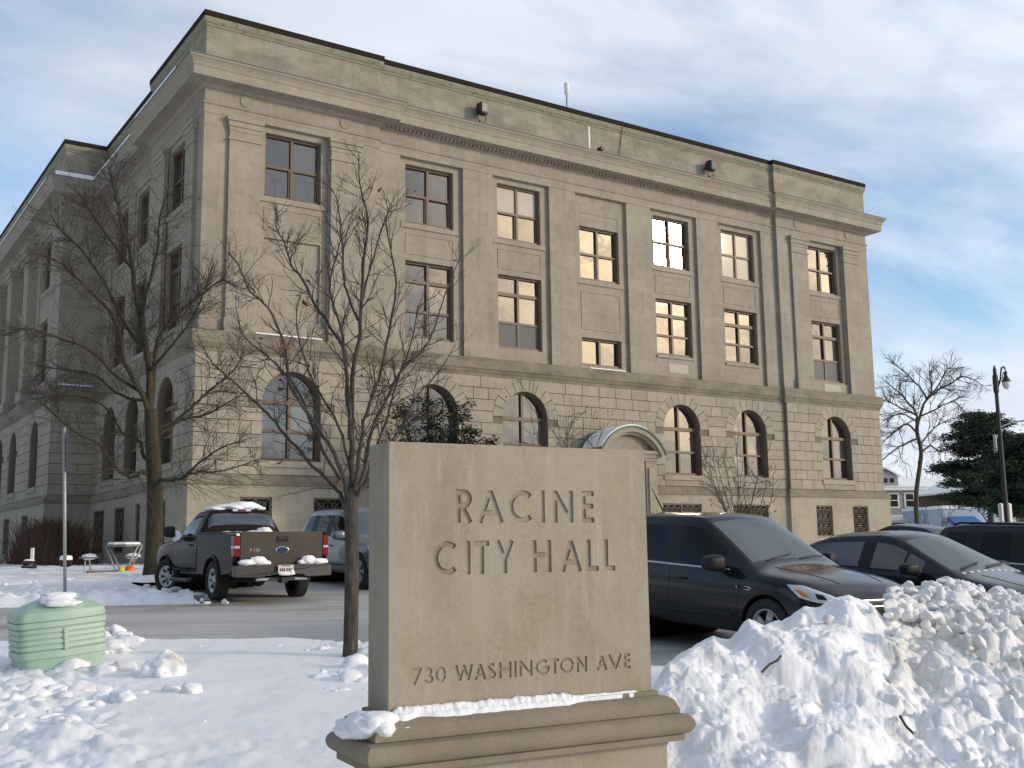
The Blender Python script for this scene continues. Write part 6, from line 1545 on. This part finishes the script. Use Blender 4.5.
for sx, sy in ((-.92, -.1), (.92, .1), (0, .9)):
    t = MB(); t.box(sx-.22, sx+.22, sy-.18, sy+.18, .42, .46); se = bevel(t.build('seat', mat('grey_seat', (.16, .17, .17), .6), r), .01)
    t = MB(); d = Vector((sx, sy, 0)).normalized(); t.tube([(sx, sy, .42), (sx*.95, sy, .12), (sx*.82, sy*.8, .04), (sx*.2, sy*.2, .03)], .026, 8); t.tube([(sx*1.12, sy, .42), (sx*1.12, sy, .0)], .02, 6); t.build('seat_post', M['steel'], se)
    t = MB(); t.ico((sx, sy, .47), 1, 3, .12, 2, (.21, .17, .09), sx); t.build('seat_snow', M['snow'], se, smooth=True)
# things in the snow by the table
x, y, _ = spot(130, 571, 30.2); g = gz(x, y); r = thing('toy_bucket', 'orange and yellow plastic thing lying in the snow by the picnic table', 'plastic bucket', (x, y, g+.12), 0)
t = MB(); t.lathe([(.05, -.16), (.16, -.14), (.17, .12), (.15, .14), (.0, .15)], Matrix.Rotation(R(75), 4, 'Y'), 16); t.build('body', M['orange'], r, smooth=True); t = MB(); t.lathe([(.02, -.1), (.1, -.08), (.11, .1), (.03, .12)], Matrix.Translation((-.30, .02, 0)) @ Matrix.Rotation(R(70), 4, 'Y'), 14); t.build('lid', M['yellow'], r, smooth=True); r.scale = (.75, .75, .75)
x, y, _ = spot(108, 573, 30.0); g = gz(x, y); mb = MB(); mb.box(x-.55, x+.45, y-.12, y+.10, g+.07, g+.12); tag(bevel(mb.build('timber_board', mat('wet_timber', (.22, .13, .10), .8)), .01), 'reddish plank half buried in snow in front of the picnic table', 'plank')
x, y, _ = spot(29, 566, 34); g = gz(x, y); r = thing('ground_floodlight', 'round black ground floodlight with a snowy white box in the snow', 'floodlight', (x, y, g), math.atan2(RH.y, RH.x))
t = MB(); t.lathe([(.0, .02), (.40, .02), (.50, .16), (.48, .40), (.38, .50), (.0, .52)], None, 20); t.build('housing', M['black'], r, smooth=True)
t = MB(); t.ico((0, 0, .53), 1, 3, .15, 2, (.36, .30, .07), 1); t.build('snow_cap', M['snow'], r, smooth=True)
t = MB(); t.box(.10, .28, -.1, .1, .5, 1.15); t.build('junction_box', M['white'], r); t = MB(); t.tube([(-.34, -.40, .30), (0, -.47, .24), (.34, -.40, .30)], .03, 6); t.build('rim_trim', M['steel'], r)
r.scale = (.45, .45, .62)
x, y, _ = spot(66, 560, 36); g = gz(x, y); r = thing('planter_pot', 'dark pot topped with snow behind the steel sign post', 'pot', (x, y, g))
t = MB(); t.lathe([(.30, 0), (.38, .05), (.44, .62), (.48, .66), (.48, .75)], None, 20); t.build('pot', M['black'], r, smooth=True); t = MB(); t.lathe([(.48, .72), (.47, .98), (.40, 1.08), (0, 1.12)], None, 20, cap=False); t.build('snow_cap', M['snow'], r, smooth=True)
r.scale = (.42, .42, .42)
# twigs lying on the snow heap
for pts, lab in ((((762, 672), (770, 664), (778, 660), (781, 656)), 'dark twig lying on the middle of the snow heap'), (((900, 716), (906, 726), (913, 733)), 'dark twig low on the right part of the snow heap')):
    mb = MB(); q = []
    for px, py in pts:
        t_ = interp(px, TF)+.6
        while t_ < 10.5:
            X, Y, g, h, H = pile_z(px, t_)
            if (spot(px, py, t_).z) <= g+h+.03: break
            t_ += .02
        q.append(spot(px, py, t_-.06))
    mb.tube(q, [.009]*len(q), 5); tag(mb.build('twig', M['twig']), lab, 'twig')
